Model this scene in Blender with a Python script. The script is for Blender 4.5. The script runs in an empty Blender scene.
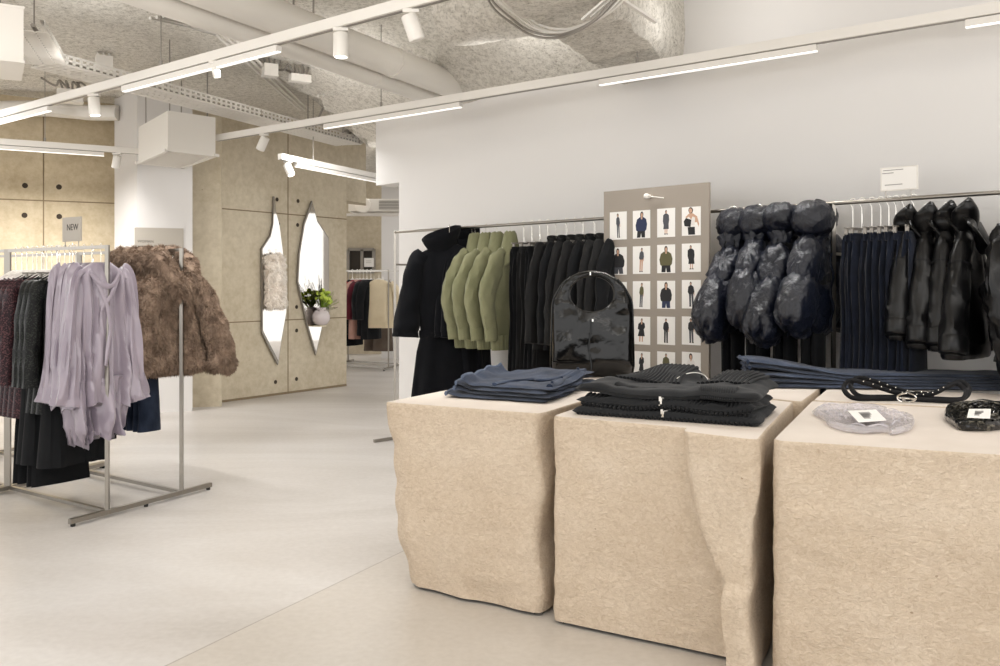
import bpy, bmesh, math, random
import numpy as np
from mathutils import Vector, Matrix, noise
PI = math.pi
F, HZ, CH = 900.0, 284.0, 1.2            # focal length (px), horizon row, camera height (m)
C = bpy.context.scene.collection
V = Vector
def px(x, y, d):                          # point seen at (x, y) at depth d
    return V(((x-500)/F*d, d, CH+(HZ-y)/F*d))
def pz(x, y, z):                          # point of the level z seen at (x, y)
    return px(x, y, (CH-z)*F/(y-HZ))
def on_line(p, u, x):                     # parameter t where the plan line p + t*u is seen in column x
    k = (x-500)/F
    return (k*p[1]-p[0])/(u[0]-k*u[1])
def nz(x, y, z): return noise.noise(V((x, y, z)))
def clamp(v, a=0., b=1.): return max(a, min(b, v))
def sst(a, b, v):
    t = clamp((v-a)/(b-a)); return t*t*(3-2*t)
def lerp(a, b, t): return a+(b-a)*t

# ------------------------------------------------------------------ materials
def srgb(r, g, b):
    f = lambda c: (c/12.92 if c <= .04045 else ((c+.055)/1.055)**2.4)
    return (f(r/255), f(g/255), f(b/255), 1)
class NT:
    def __init__(s, name):
        s.m = bpy.data.materials.new(name); s.m.use_nodes = True
        s.t = s.m.node_tree; s.b = s.t.nodes['Principled BSDF']
    def n(s, typ, **kw):
        o = s.t.nodes.new(typ)
        for k, v in kw.items():
            if k.startswith('i_'): o.inputs[k[2:].replace('_', ' ')].default_value = v
            else: setattr(o, k, v)
        return o
    def l(s, a, b): s.t.links.new(a, b)
    def noise(s, scale, detail=4, rough=.55, vec=None, out='Fac', dist=0):
        o = s.n('ShaderNodeTexNoise'); o.inputs['Scale'].default_value = scale; o.inputs['Detail'].default_value = detail
        o.inputs['Roughness'].default_value = rough; o.inputs['Distortion'].default_value = dist
        s.l(vec or s.co(), o.inputs['Vector']); return o.outputs[out]
    def co(s):
        if not hasattr(s, '_c'): s._c = s.n('ShaderNodeTexCoord')
        return s._c.outputs['Object']
    def mapv(s, scale=(1, 1, 1), rot=(0, 0, 0), loc=(0, 0, 0)):
        o = s.n('ShaderNodeMapping'); o.inputs['Scale'].default_value = scale; o.inputs['Rotation'].default_value = rot; o.inputs['Location'].default_value = loc
        s.l(s.co(), o.inputs['Vector']); return o.outputs['Vector']
    def ramp(s, fac, stops):
        o = s.n('ShaderNodeValToRGB'); e = o.color_ramp.elements
        while len(e) < len(stops): e.new(.5)
        for i, (p, c) in enumerate(stops): e[i].position = p; e[i].color = c if len(c) == 4 else (*c, 1)
        s.l(fac, o.inputs['Fac']); return o.outputs['Color']
    def math(s, op, a, b=None):
        o = s.n('ShaderNodeMath', operation=op)
        for i, v in enumerate((a, b)):
            if v is None: continue
            if isinstance(v, (int, float)): o.inputs[i].default_value = v
            else: s.l(v, o.inputs[i])
        return o.outputs[0]
    def mix(s, fac, a, b, blend='MIX'):
        o = s.n('ShaderNodeMix', data_type='RGBA', blend_type=blend)
        for i, v in ((0, fac), (6, a), (7, b)):
            if isinstance(v, (int, float)): o.inputs[i].default_value = v
            elif isinstance(v, tuple): o.inputs[i].default_value = v
            else: s.l(v, o.inputs[i])
        return o.outputs[2]
    def col(s, c):
        if isinstance(c, tuple): s.b.inputs['Base Color'].default_value = c
        else: s.l(c, s.b.inputs['Base Color'])
        return s
    def set(s, **kw):
        for k, v in kw.items():
            i = s.b.inputs[k.replace('_', ' ')]
            if isinstance(v, (int, float, tuple)): i.default_value = v
            else: s.l(v, i)
        return s
    def bump(s, h, strength=.3, dist=.01, prev=None):
        o = s.n('ShaderNodeBump'); o.inputs['Strength'].default_value = strength; o.inputs['Distance'].default_value = dist
        s.l(h, o.inputs['Height'])
        if prev: s.l(prev, o.inputs['Normal'])
        s.l(o.outputs['Normal'], s.b.inputs['Normal']); return o.outputs['Normal']
M = {}
def plain(key, c, rough=.6, metal=0., **kw):
    t = NT(key); t.col(c).set(Roughness=rough, Metallic=metal, **kw); M[key] = t.m; return t
def cloth(key, c1, c2, scale=60, rough=.9, sheen=.15, bump=.25, var=4, bd=.004, spec=.12, **kw):
    t = NT(key)
    t.col(t.ramp(t.noise(var, 3), [(.3, c1), (.7, c2)])).set(Roughness=rough, **kw)
    t.b.inputs['Specular IOR Level'].default_value = spec; t.b.inputs['Sheen Weight'].default_value = sheen; t.b.inputs['Sheen Roughness'].default_value = .5
    t.bump(t.noise(scale, 5), bump, bd); M[key] = t.m; return t

t = plain('white_paint', srgb(210, 207, 204), .62)
t.bump(t.noise(180, 3), .03, .002)
t = plain('wall_paint', srgb(230, 228, 226), .6)
t.bump(t.noise(140, 3), .04, .002)
plain('white_metal', srgb(224, 220, 213), .45)
plain('grey_metal', srgb(150, 145, 138), .45, .6)
plain('dark_slot', srgb(60, 54, 48), .8)
plain('steel', srgb(158, 153, 145), .30, 1.)
plain('chrome', srgb(225, 222, 215), .12, 1.)
plain('rubber', srgb(24, 23, 22), .7)
plain('white_plastic', srgb(232, 228, 222), .4)
plain('wood_hanger', srgb(196, 178, 156), .5)
plain('paper', srgb(236, 234, 230), .7)
plain('ink', srgb(70, 66, 62), .8)
plain('pale_ink', srgb(150, 147, 144), .8)
plain('sign_grey', srgb(168, 161, 150), .5)
plain('panel_grey', srgb(152, 143, 132), .55)
plain('skin', srgb(196, 158, 134), .7)
plain('hair', srgb(52, 38, 32), .7)
t = NT('lamp_glow'); t.col((1, 1, 1, 1)).set(Emission_Color=(1, .96, .9, 1), Emission_Strength=3.); M['lamp_glow'] = t.m
t = NT('strip_glow'); t.col((1, 1, 1, 1)).set(Emission_Color=(1, .97, .93, 1), Emission_Strength=.85); M['strip_glow'] = t.m

# floor: polished concrete, a second cast slab beyond the joint
t = NT('floor_concrete')
n1 = t.noise(.55, 5, .6, t.mapv((.7, 1.9, 1), (0, 0, .3)), dist=.6)
base = t.ramp(n1, [(.28, srgb(172, 166, 159)), (.5, srgb(192, 187, 182)), (.72, srgb(206, 203, 200))])
n2 = t.noise(.8, 6, .6)
base2 = t.ramp(n2, [(.3, srgb(182, 175, 166)), (.7, srgb(196, 189, 180))])
sx = t.n('ShaderNodeSeparateXYZ'); t.l(t.co(), sx.inputs[0])
# joint: line through (-1.05, 2.83) with direction (.452, .892)
dd = t.math('ADD', t.math('MULTIPLY', sx.outputs['X'], .892), t.math('MULTIPLY', sx.outputs['Y'], -.452))
dd = t.math('ADD', dd, 1.05*.892+2.83*.452)
side = t.math('GREATER_THAN', dd, 0.)
cc = t.mix(side, base, base2)
line = t.math('LESS_THAN', t.math('ABSOLUTE', dd), .0035)
cc = t.mix(t.math('MULTIPLY', line, .55), cc, srgb(120, 110, 98))
fine = t.noise(35, 4)
cc = t.mix(.10, cc, t.ramp(fine, [(.3, srgb(150, 144, 138)), (.7, srgb(232, 230, 227))]))
t.col(cc).set(Roughness=t.ramp(n1, [(.3, (.42,)*3), (.7, (.30,)*3)]))
t.b.inputs['Specular IOR Level'].default_value = .35
t.bump(t.noise(5, 3), .03, .01); M['floor_concrete'] = t.m

# fair-faced concrete panels
def concrete(key, a, b):
    t = NT(key)
    c = t.ramp(t.noise(1.3, 6, .62), [(.3, a), (.7, b)])
    c = t.mix(.25, c, t.ramp(t.noise(14, 5, .7), [(.35, srgb(148, 134, 110)), (.65, srgb(214, 204, 184))]))
    v = t.n('ShaderNodeTexVoronoi'); v.inputs['Scale'].default_value = 9; t.l(t.co(), v.inputs['Vector'])
    pit = t.math('LESS_THAN', v.outputs['Distance'], .045)
    gate = t.math('GREATER_THAN', t.noise(1.7, 2), .55)
    c = t.mix(t.math('MULTIPLY', t.math('MULTIPLY', pit, gate), .7), c, srgb(110, 92, 72))
    t.col(c).set(Roughness=.75); t.bump(t.noise(50, 5), .12, .004); M[key] = t.m
concrete('concrete', srgb(178, 165, 140), srgb(205, 194, 172))
concrete('concrete_dark', srgb(176, 158, 126), srgb(206, 190, 160))
plain('joint', srgb(128, 112, 88), .9)
plain('tie_hole', srgb(60, 50, 40), .9)

# sprayed ceiling
t = NT('sprayed')
a = t.noise(1.2, 6, .65); f1 = t.noise(26, 6, .75); f2 = t.noise(75, 3, .7)
c = t.ramp(a, [(.3, srgb(206, 201, 190)), (.7, srgb(224, 219, 209))])
c = t.mix(t.ramp(f2, [(.34, (.9,)*3), (.46, (0,)*3)]), c, srgb(104, 97, 86))
c = t.mix(.42, c, t.ramp(f1, [(.36, srgb(150, 143, 130)), (.56, srgb(240, 236, 228))]))
t.col(c).set(Roughness=.95)
b1 = t.bump(f1, .7, .02); t.bump(f2, .6, .008, b1); M['sprayed'] = t.m
t = NT('sprayed_dark')
f1 = t.noise(22, 6, .8); f2 = t.noise(60, 4, .75)
c = t.ramp(f2, [(.38, srgb(70, 64, 54)), (.5, srgb(150, 143, 128)), (.62, srgb(206, 200, 188))])
t.col(c).set(Roughness=.95); b1 = t.bump(f1, 1., .05); t.bump(f2, 1., .02, b1); M['sprayed_dark'] = t.m

# hewn stone
t = NT('stone')
v1 = t.mapv((1, 1, 1.5))
a = t.noise(2.2, 6, .6, v1); f1 = t.noise(60, 5, .72, v1, dist=.9); f2 = t.noise(120, 4, .7, v1)
c = t.ramp(a, [(.3, srgb(196, 178, 156)), (.5, srgb(206, 189, 168)), (.7, srgb(214, 199, 180))])
c = t.mix(.24, c, t.ramp(f1, [(.36, srgb(158, 131, 103)), (.5, srgb(206, 187, 163)), (.62, srgb(236, 222, 204))]))
v = t.n('ShaderNodeTexVoronoi'); v.inputs['Scale'].default_value = 15; t.l(v1, v.inputs['Vector'])
pit = t.math('LESS_THAN', v.outputs['Distance'], .07)
gate = t.math('GREATER_THAN', t.noise(5, 3), .6)
c = t.mix(t.math('MULTIPLY', t.math('MULTIPLY', pit, gate), .55), c, srgb(126, 98, 72))
t.col(c).set(Roughness=.88); b1 = t.bump(f1, .7, .014); t.bump(f2, .5, .004, b1); M['stone'] = t.m
t = NT('stone_top')
c = t.ramp(t.noise(4, 5), [(.3, srgb(208, 197, 186)), (.7, srgb(217, 207, 197))])
t.col(c).set(Roughness=.7); t.bump(t.noise(90, 4), .10, .003); M['stone_top'] = t.m
plain('plinth', srgb(40, 34, 28), .9)

# cloths
cloth('black_wool', srgb(11, 12, 15), srgb(19, 20, 24), 130, .95, .05)
cloth('black_knit', srgb(20, 21, 23), srgb(31, 32, 34), 160, .95, .10)
cloth('black_suit', srgb(19, 20, 22), srgb(28, 29, 31), 150, .85, .04)
cloth('charcoal_suit', srgb(29, 29, 30), srgb(40, 40, 40), 150, .85, .04)
cloth('green_wool', srgb(120, 121, 92), srgb(144, 144, 114), 120, .95, .1, .35)
cloth('cream_wool', srgb(206, 190, 160), srgb(222, 208, 180), 120, .95, .2)
cloth('red_cloth', srgb(122, 34, 42), srgb(150, 52, 58), 60, .8)
cloth('maroon_cloth', srgb(66, 20, 32), srgb(96, 34, 46), 60, .8)
cloth('rose_cloth', srgb(170, 130, 118), srgb(188, 150, 138), 60, .8)
cloth('brown_tweed', srgb(88, 76, 66), srgb(112, 100, 90), 90, .9)
cloth('pale_knit', srgb(200, 192, 192), srgb(226, 220, 218), 70, .8)
cloth('denim', srgb(30, 38, 54), srgb(54, 64, 84), 220, .9, .12, .4, 7)
cloth('denim_dark', srgb(14, 17, 26), srgb(30, 36, 50), 220, .9, .1, .35, 6)
cloth('denim_wash', srgb(36, 44, 60), srgb(62, 72, 92), 220, .9, .12, .4, 9)
cloth('denim_edge', srgb(74, 84, 104), srgb(108, 118, 136), 220, .9, .1, .4, 12)
t = cloth('lilac_satin', srgb(138, 128, 141), srgb(159, 149, 161), 14, .28, .2, .05, 3, .02)
t.b.inputs['Specular IOR Level'].default_value = .7
t = cloth('puffer_nylon', srgb(11, 14, 24), srgb(20, 25, 39), 18, .33, .0, .7, 3, .03)
t.b.inputs['Specular IOR Level'].default_value = .5
t = cloth('leather', srgb(8, 8, 9), srgb(15, 15, 16), 160, .30, 0, .25, 5, .003)
t.b.inputs['Specular IOR Level'].default_value = .32
t = cloth('patent', srgb(10, 10, 10), srgb(14, 14, 13), 6, .14, 0, .25, 4, .03)
t.b.inputs['Specular IOR Level'].default_value = .38
t = cloth('belt_leather', srgb(22, 22, 24), srgb(36, 36, 38), 120, .35, 0, .1)
def sequin(key, a, b):
    t = NT(key)
    v = t.n('ShaderNodeTexVoronoi'); v.inputs['Scale'].default_value = 190; t.l(t.co(), v.inputs['Vector'])
    sp = t.ramp(v.outputs['Color'], [(.62, (0, 0, 0)), (.72, (1, 1, 1))])
    t.col(t.mix(sp, a, b)).set(Roughness=.45, Specular_IOR_Level=.2); M[key] = t.m
sequin('sequin_black', srgb(9, 9, 10), srgb(36, 40, 34))
sequin('sequin_maroon', srgb(36, 20, 26), srgb(86, 54, 56))
t = NT('fur_brown')
c = t.ramp(t.noise(17, 4, .6), [(.3, srgb(112, 93, 79)), (.5, srgb(138, 117, 100)), (.72, srgb(172, 150, 131))])
t.col(c).set(Roughness=.9); M['fur_brown'] = t.m
t = NT('fur_cream'); t.col(t.ramp(t.noise(9, 4), [(.3, srgb(240, 230, 218)), (.7, srgb(252, 247, 240))])).set(Roughness=.9); M['fur_cream'] = t.m
t = NT('mirror'); t.col(srgb(202, 197, 190)).set(Roughness=.03, Metallic=1.); M['mirror'] = t.m
t = NT('clear_resin'); t.col(srgb(222, 218, 222)).set(Roughness=.10, Alpha=.42); t.bump(t.noise(22, 3), .5, .02); M['clear_resin'] = t.m
t = NT('black_resin')
c = t.ramp(t.noise(20, 4, .6, dist=1.2), [(.5, srgb(12, 12, 12)), (.66, srgb(120, 116, 104))])
t.col(c).set(Roughness=.12); t.bump(t.noise(22, 3), .5, .02); M['black_resin'] = t.m
plain('leaf_green', srgb(128, 160, 44), .5); plain('leaf_lime', srgb(186, 206, 84), .5); plain('leaf_dark', srgb(70, 56, 48), .6)
plain('standin_vase_glass', srgb(206, 196, 196), .2)
plain('ivory', srgb(226, 216, 190), .5)
plain('photo_navy', srgb(36, 46, 78), .7); plain('photo_black', srgb(30, 30, 33), .7); plain('photo_grey', srgb(74, 76, 82), .7)
plain('photo_olive', srgb(92, 88, 58), .7); plain('photo_white', srgb(226, 222, 218), .7)

# ------------------------------------------------------------------ mesh building
class MB:
    def __init__(s): s.v = []; s.f = []; s.mi = []; s.cur = 0
    def add(s, vs, fs):
        o = len(s.v); s.v.extend([tuple(p) for p in vs]); s.f.extend([tuple(i+o for i in f) for f in fs]); s.mi.extend([s.cur]*len(fs)); return s
    def box(s, c, size, ax=None):
        """box centred at c; ax = (x axis, y axis, z axis) unit vectors"""
        c = V(c); X, Y, Z = ax or (V((1, 0, 0)), V((0, 1, 0)), V((0, 0, 1)))
        a, b, d = (k/2 for k in size)
        vs = [c+X*(a*i)+Y*(b*j)+Z*(d*k) for k in (-1, 1) for j in (-1, 1) for i in (-1, 1)]
        return s.add(vs, [(0, 2, 3, 1), (4, 5, 7, 6), (0, 1, 5, 4), (2, 6, 7, 3), (0, 4, 6, 2), (1, 3, 7, 5)])
    def beam(s, p, q, w, h, up=V((0, 0, 1))):
        p, q = V(p), V(q); x = q-p; L = x.length; x.normalize()
        y = up.cross(x); y.normalize(); z = x.cross(y)
        return s.box((p+q)/2, (L, w, h), (x, y, z))
    def loft(s, rings, cap0=True, cap1=True):
        n = len(rings[0]); o = len(s.v)
        for r in rings: s.v.extend([tuple(p) for p in r])
        k = len(rings); fs = []
        for i in range(k-1):
            for j in range(n):
                j2 = (j+1) % n
                fs.append((o+i*n+j, o+i*n+j2, o+(i+1)*n+j2, o+(i+1)*n+j))
        if cap0: fs.append(tuple(o+j for j in range(n-1, -1, -1)))
        if cap1: fs.append(tuple(o+(k-1)*n+j for j in range(n)))
        s.f.extend(fs); s.mi.extend([s.cur]*len(fs)); return s
    def tube(s, pts, radii, n=10, flat=(1, 1), ref=V((0, 1, 0)), wr=0., wf=3., seed=0., cap=True, wz=6.):
        """swept tube; radii number or list of r or (ra, rb); wr wrinkle size"""
        pts = [V(p) for p in pts]; k = len(pts); rings = []
        for i, p in enumerate(pts):
            tng = (pts[min(i+1, k-1)]-pts[max(i-1, 0)]).normalized()
            r0 = ref if abs(tng.dot(ref)) < .95 else V((1, 0, 0)) if abs(tng.x) < .9 else V((0, 0, 1))
            a = tng.cross(r0).normalized(); b = a.cross(tng).normalized()
            r = radii if isinstance(radii, (int, float, tuple)) else radii[i]
            ra, rb = (r, r) if isinstance(r, (int, float)) else r
            ring = []
            for j in range(n):
                th = 2*PI*j/n; cs, sn = math.cos(th), math.sin(th)
                w = 1.
                if wr: w += wr*nz(cs*wf+seed*7.3, sn*wf-seed*3.1, i*wz/k+seed*1.7)*2
                ring.append(p+a*(cs*ra*flat[0]*w)+b*(sn*rb*flat[1]*w))
            rings.append(ring)
        return s.loft(rings, cap, cap)
    def cyl(s, p, q, r, n=12, r2=None): return s.tube([p, q], [r, r if r2 is None else r2], n)
    def ball(s, c, r, nu=20, nv=12, wr=0., seed=0., wf=2.):
        c = V(c); r = (r, r, r) if isinstance(r, (int, float)) else r; rings = []
        for i in range(1, nv):
            ph = PI*i/nv; ring = []
            for j in range(nu):
                th = 2*PI*j/nu; d = V((math.sin(ph)*math.cos(th), math.sin(ph)*math.sin(th), math.cos(ph)))
                w = 1+wr*2*nz(d.x*wf+seed*5.1, d.y*wf-seed, d.z*wf+seed*2.3) if wr else 1
                ring.append(c+V((d.x*r[0]*w, d.y*r[1]*w, d.z*r[2]*w)))
            rings.append(ring)
        return s.loft(rings[::-1])
    def prism(s, poly, z0, z1):
        """poly: list of (x, y)"""
        return s.loft([[(x, y, z0) for x, y in poly], [(x, y, z1) for x, y in poly]])
    def slab(s, pts, nrm, th):
        """extrude a planar outline pts by th along nrm"""
        nrm = V(nrm); return s.loft([[V(p) for p in pts], [V(p)+nrm*th for p in pts]])
    def mesh(s, name, mats, smooth=True, angle=40):
        me = bpy.data.meshes.new(name); me.from_pydata(s.v, [], s.f)
        for m in (mats if isinstance(mats, (list, tuple)) else [mats]): me.materials.append(M[m])
        me.polygons.foreach_set('material_index', s.mi)
        bm = bmesh.new(); bm.from_mesh(me); bmesh.ops.recalc_face_normals(bm, faces=bm.faces)
        for f in bm.faces: f.smooth = smooth
        if smooth:
            lim = math.radians(angle)
            for e in bm.edges:
                if len(e.link_faces) == 2 and e.calc_face_angle(0) > lim: e.smooth = False
        bm.to_mesh(me); bm.free()
        return me
    def build(s, name, mats, parent=None, smooth=True, loc=None, rz=0., angle=40):
        return link(name, s.mesh(name, mats, smooth, angle), parent, loc, rz)
def link(name, data, parent=None, loc=None, rz=0.):
    o = bpy.data.objects.new(name, data); C.objects.link(o)
    if parent: o.parent = parent
    if loc is not None: o.location = loc
    if rz: o.rotation_euler = (0, 0, rz)
    return o
def tag(o, label, cat, group=None):
    o['label'] = label; o['category'] = cat
    if group: o['group'] = group
    return o
def struct(o): o['kind'] = 'structure'; return o
def thing(name, label, cat, loc=(0, 0, 0), rz=0., group=None):
    o = bpy.data.objects.new(name, None); C.objects.link(o); o.location = loc; o.rotation_euler = (0, 0, rz)
    o.empty_display_size = .05
    return tag(o, label, cat, group)
def place(name, parts, label, cat, loc, rz=0., group=None, tilt=(0, 0)):
    """one thing from ready part meshes [(part name, mesh, [(sub name, mesh)])]; copies share mesh data"""
    r = thing(name, label, cat, loc, rz, group)
    r.rotation_euler = (tilt[0], tilt[1], rz)
    for p in parts:
        o = link(p[0], p[1], r)
        for s in (p[2] if len(p) > 2 else ()): link(s[0], s[1], o)
    return r
def path(pts, k=6):
    """Catmull-Rom through pts (any tuples)"""
    P = [np.array(p, float) for p in pts]; P = [2*P[0]-P[1]]+P+[2*P[-1]-P[-2]]; out = []
    for i in range(1, len(P)-2):
        for j in range(k):
            t = j/k; a, b, c, d = P[i-1:i+3]
            out.append(.5*((2*b)+(-a+c)*t+(2*a-5*b+4*c-d)*t*t+(-a+3*b-3*c+d)*t**3))
    out.append(P[-2]); return [tuple(x) for x in out]
ORD = ['first', 'second', 'third', 'fourth', 'fifth', 'sixth', 'seventh', 'eighth', 'ninth', 'tenth', 'eleventh', 'twelfth']
# ------------------------------------------------------------------ the room
WP = (-.5555, 7.2036); WU = (.7044, -.7098); WN = (-.7098, -.7044)      # lookbook wall: base point, run, normal into the room
RP = (-.811, 6.95)                                                         # its clothes rail
CEIL = 3.0
def wpt(t, off=0., z=0.): return V((WP[0]+WU[0]*t+WN[0]*off, WP[1]+WU[1]*t+WN[1]*off, z))
m = MB(); m.box((-1.5, 7.0, -.05), (17, 24, .1)); struct(m.build('floor', 'floor_concrete'))
def xy(p): return (p[0], p[1])
m = MB(); t0 = -.4046
m.prism([xy(wpt(t0)), xy(wpt(9)), xy(wpt(9, -.2)), xy(wpt(t0, -.2))], 0, 3.2)
m.prism([xy(wpt(-.7207)), xy(wpt(t0)), xy(wpt(t0, -.2)), xy(wpt(-.7207, -.2))], 2.044, 3.2)
struct(m.build('wall_right', 'wall_paint', smooth=False))
# sprayed ceiling slab with a haunch along the lookbook wall
BEAM_L, BEAM_R = 1.66, 2.30
def ceil_z(x, y):
    off = (x-WP[0])*WN[0]+(y-WP[1])*WN[1]; t = (x-WP[0])*WU[0]+(y-WP[1])*WU[1]
    z = CEIL
    if -1.2 < t < BEAM_R: z = min(z, 2.60+clamp(off, -.3, 9)*.50)
    return z+.035*nz(x*1.3, y*1.3, 0)+.018*nz(x*5, y*5, 3)
m = MB(); nx, ny = 120, 130; o = []
for j in range(ny+1):
    for i in range(nx+1):
        x = -9+13.*i/nx; y = -2+17.5*j/ny; o.append((x, y, ceil_z(x, y)))
fs = []
for j in range(ny):
    for i in range(nx):
        a = j*(nx+1)+i; fs.append((a, a+1, a+nx+2, a+nx+1))
m.add(o, fs)
ce = m.build('ceiling', 'sprayed'); struct(ce)
# sprayed concrete beam running from the wall into the room
cd = V((-.41, -.912, 0))
def wall_at(col): return WP[0]+WU[0]*on_line(WP, WU, col), WP[1]+WU[1]*on_line(WP, WU, col)
a = V((*wall_at(618), 0)); b = V((*wall_at(684), 0))
m = MB(); n = 46; rings = []
for i in range(n+1):
    s = -.05+4.4*i/n; ring = []
    L = a+cd*s; R = b+cd*s
    prof = [(0, 3.05), (0, 2.56), (.04, 2.51), (.1, 2.49), (.3, 2.49), (.55, 2.49), (.8, 2.49), (.92, 2.50), (.98, 2.54), (1., 2.60), (1., 2.75), (1., 2.9), (1., 3.05)]
    for k, z in prof:
        p = L.lerp(R, k); p.z = z
        d = .02*nz(p.x*4, p.y*4, z*4)+.012*nz(p.x*11, p.y*11, z*11); ring.append(p+V((d, -d, d)))
    rings.append(ring)
m.loft(rings); struct(m.build('trim_1', 'sprayed'))
# cross beam, rounded by its spray coat, and the cast drop next to it
m = MB(); rings = []
p0 = px(455, 4, 5.3); p0.z = 0; p1 = px(604, 4, 4.75); p1.z = 0
dr = (p1-p0).normalized(); nr = V((-dr.y, dr.x, 0))
for i in range(31):
    p = p0.lerp(p1, i/30); ring = []
    for k in range(15):
        th = PI*k/14; q = p-nr*(.24*math.cos(th))+V((0, 0, 3.0-.40*abs(math.sin(th))**.45))
        ring.append(q+V((0, 0, .022*nz(q.x*3, q.y*3, k*.3)+.012*nz(q.x*9, q.y*9, k))))
    rings.append(ring)
m.loft(rings); struct(m.build('trim_2', 'sprayed'))
# concrete wall with the two mirrors
A = px(222, 402.6, 1080/118.6); B = px(346.5, 386, 10.6); A.z = B.z = 0
MWU = (B-A).normalized(); MWN = V((MWU.y, -MWU.x, 0))
def mw(x, y, off=0.):
    t = on_line(A, MWU, x); d = A.y+MWU.y*t; p = px(x, y, d); return p+MWN*off
def joint_line(m, p, q, nrm, w=.012, off=.0015):
    p, q = V(p), V(q); x = (q-p).normalized(); m.box((p+q)/2+nrm*off*.5, ((q-p).length, w, off), (x, nrm.cross(x), nrm))
def disc(m, p, nrm, r, th=.004):
    nrm = V(nrm).normalized(); m.cyl(V(p)-nrm*th, V(p)+nrm*th*.3, r, 16)
m = MB()
A0 = A-MWU*.5
m.prism([xy(A0), xy(B), xy(B-MWN*.35), xy(A0-MWN*.35)], 0, 3.1)
m.cur = 1; Ln = (B-A).length
zt = mw(222, 208.6).z; zb = mw(222, 322.8).z
for z in (zt, zb): joint_line(m, A0+V((0, 0, z)), B+V((0, 0, z)), MWN)
joint_line(m, A0+V((0, 0, .012)), B+V((0, 0, .012)), MWN, .024, .002)
c = mw(288, 300); joint_line(m, V((c.x, c.y, .0)), V((c.x, c.y, 3.05)), MWN)
m.cur = 2
for x, y in ((277, 199.5), (298, 201), (278.5, 224), (297.6, 225), (296.6, 307), (296.6, 330.5), (275.5, 382), (296.5, 379), (276, 318)):
    disc(m, mw(x, y), MWN, .022)
struct(m.build('wall_back', ['concrete', 'joint', 'tie_hole'], smooth=False))
m = MB()  # pilaster closing the mirror wall
P = [px(190, 300, 8.75), px(221.5, 300, 8.82), px(222.3, 300, 9.3), px(188, 300, 9.4)]
m.prism([xy(p) for p in P], 0, 3.1); struct(m.build('wall_pilaster', 'concrete', smooth=False))
# panelled concrete wall on the other side of the white pillar
a = V((-6.6, 7.7, 0)); b = px(135, 300, 9.15); b.z = 0
u = (b-a).normalized(); nrm = V((u.y, -u.x, 0))
def lw(x, y):
    t = on_line(a, u, x); return px(x, y, a.y+u.y*t)
m = MB(); m.prism([xy(a), xy(b), xy(b-nrm*.3), xy(a-nrm*.3)], 0, 3.1); m.cur = 1
z1 = lw(60, 201.3).z
joint_line(m, a+V((0, 0, z1)), b+V((0, 0, z1)), nrm)
joint_line(m, a+V((0, 0, z1-1.2)), b+V((0, 0, z1-1.2)), nrm)
for x in (43.5, -130):
    c = lw(x, 200); joint_line(m, V((c.x, c.y, 0)), V((c.x, c.y, 3.05)), nrm)
m.cur = 2
for x, y in ((25, 185.5), (59, 187), (24.5, 215.3), (59.2, 216.5)): disc(m, lw(x, y), nrm, .026)
struct(m.build('wall_left', ['concrete_dark', 'joint', 'tie_hole'], smooth=False))
# white pillar
m = MB(); P = [px(114.5, 300, 8.72), px(137, 300, 8.32), px(192.5, 300, 8.5), px(170, 300, 8.95)]
m.prism([xy(p) for p in P], 0, 3.1); PIL = P
struct(m.build('column', 'white_paint', smooth=False))
# far room
m = MB(); m.box((-3.2, 15.6, 1.55), (2.5, .3, 3.1)); struct(m.build('wall_far', 'concrete', smooth=False))
m = MB(); m.box((-.2, 14.6, 1.55), (3.42, .2, 3.1)); m.box((3.0, 12.6, 1.55), (3.5, .2, 3.1), (V((.8, -.6, 0)), V((.6, .8, 0)), V((0, 0, 1)))); struct(m.build('wall_far_white', 'white_paint', smooth=False))
m = MB(); P = [px(346.5, 300, 10.75), px(366, 300, 11.2), px(366, 300, 11.5), px(340, 300, 11.1)]
m.prism([xy(p) for p in P], 2.2, 3.1); struct(m.build('trim_3', 'concrete', smooth=False))
# niche of the far wall
q0 = px(348.5, 249.5, 15.44); q1 = px(374, 272, 15.44)
m = MB(); w = q1.x-q0.x; h = q0.z-q1.z; cx, cz = (q0.x+q1.x)/2, (q0.z+q1.z)/2
for dx, dz, sx, sz in ((0, h/2, w, .05), (0, -h/2, w, .05), (-w/2, 0, .05, h), (w/2, 0, .05, h), (.02, 0, .05, h)): m.box((cx+dx, 15.42, cz+dz), (sx, .08, sz))
m.cur = 1; m.box((cx, 15.445, cz), (w, .01, h))
struct(m.build('window_1', ['grey_metal', 'dark_slot'], smooth=False))

# ------------------------------------------------------------------ things on the walls
def mirror(outline, label):
    pts = [mw(x, y, .012) for x, y in outline]
    r = thing('wall_mirror', label, 'mirror', pts[0], 0, 'shard shaped wall mirrors')
    inv = V(pts[0]); ctr = sum(pts, V())/len(pts)
    m = MB(); m.slab([p-inv for p in pts], MWN, .022); m.build('mirror_frame', 'grey_metal', r, smooth=False)
    m = MB(); ins = [(p+(ctr-p)*.035)-inv+MWN*.0225 for p in pts]; m.slab(ins, MWN, .004); m.build('mirror_glass', 'mirror', r, smooth=False)
    for f in (.25, .75):
        p = pts[len(pts)//2]-inv if f > .5 else V(); q = ctr-inv; k = (p+q)/2; m = MB(); m.cyl(k-MWN*.012, k+MWN*.002, .03, 12); m.build('bracket', 'grey_metal', r)
    return r
mirror([(272.6, 196.5), (273.4, 210), (277, 223), (280.6, 251), (284.5, 297), (284, 315), (279, 343), (276, 364.6), (260, 332.7), (259.7, 248.5), (268, 235.7), (270.9, 223), (271.6, 196.5)],
       'narrow pointed wall mirror with a cream fur garment in front of it')
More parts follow.
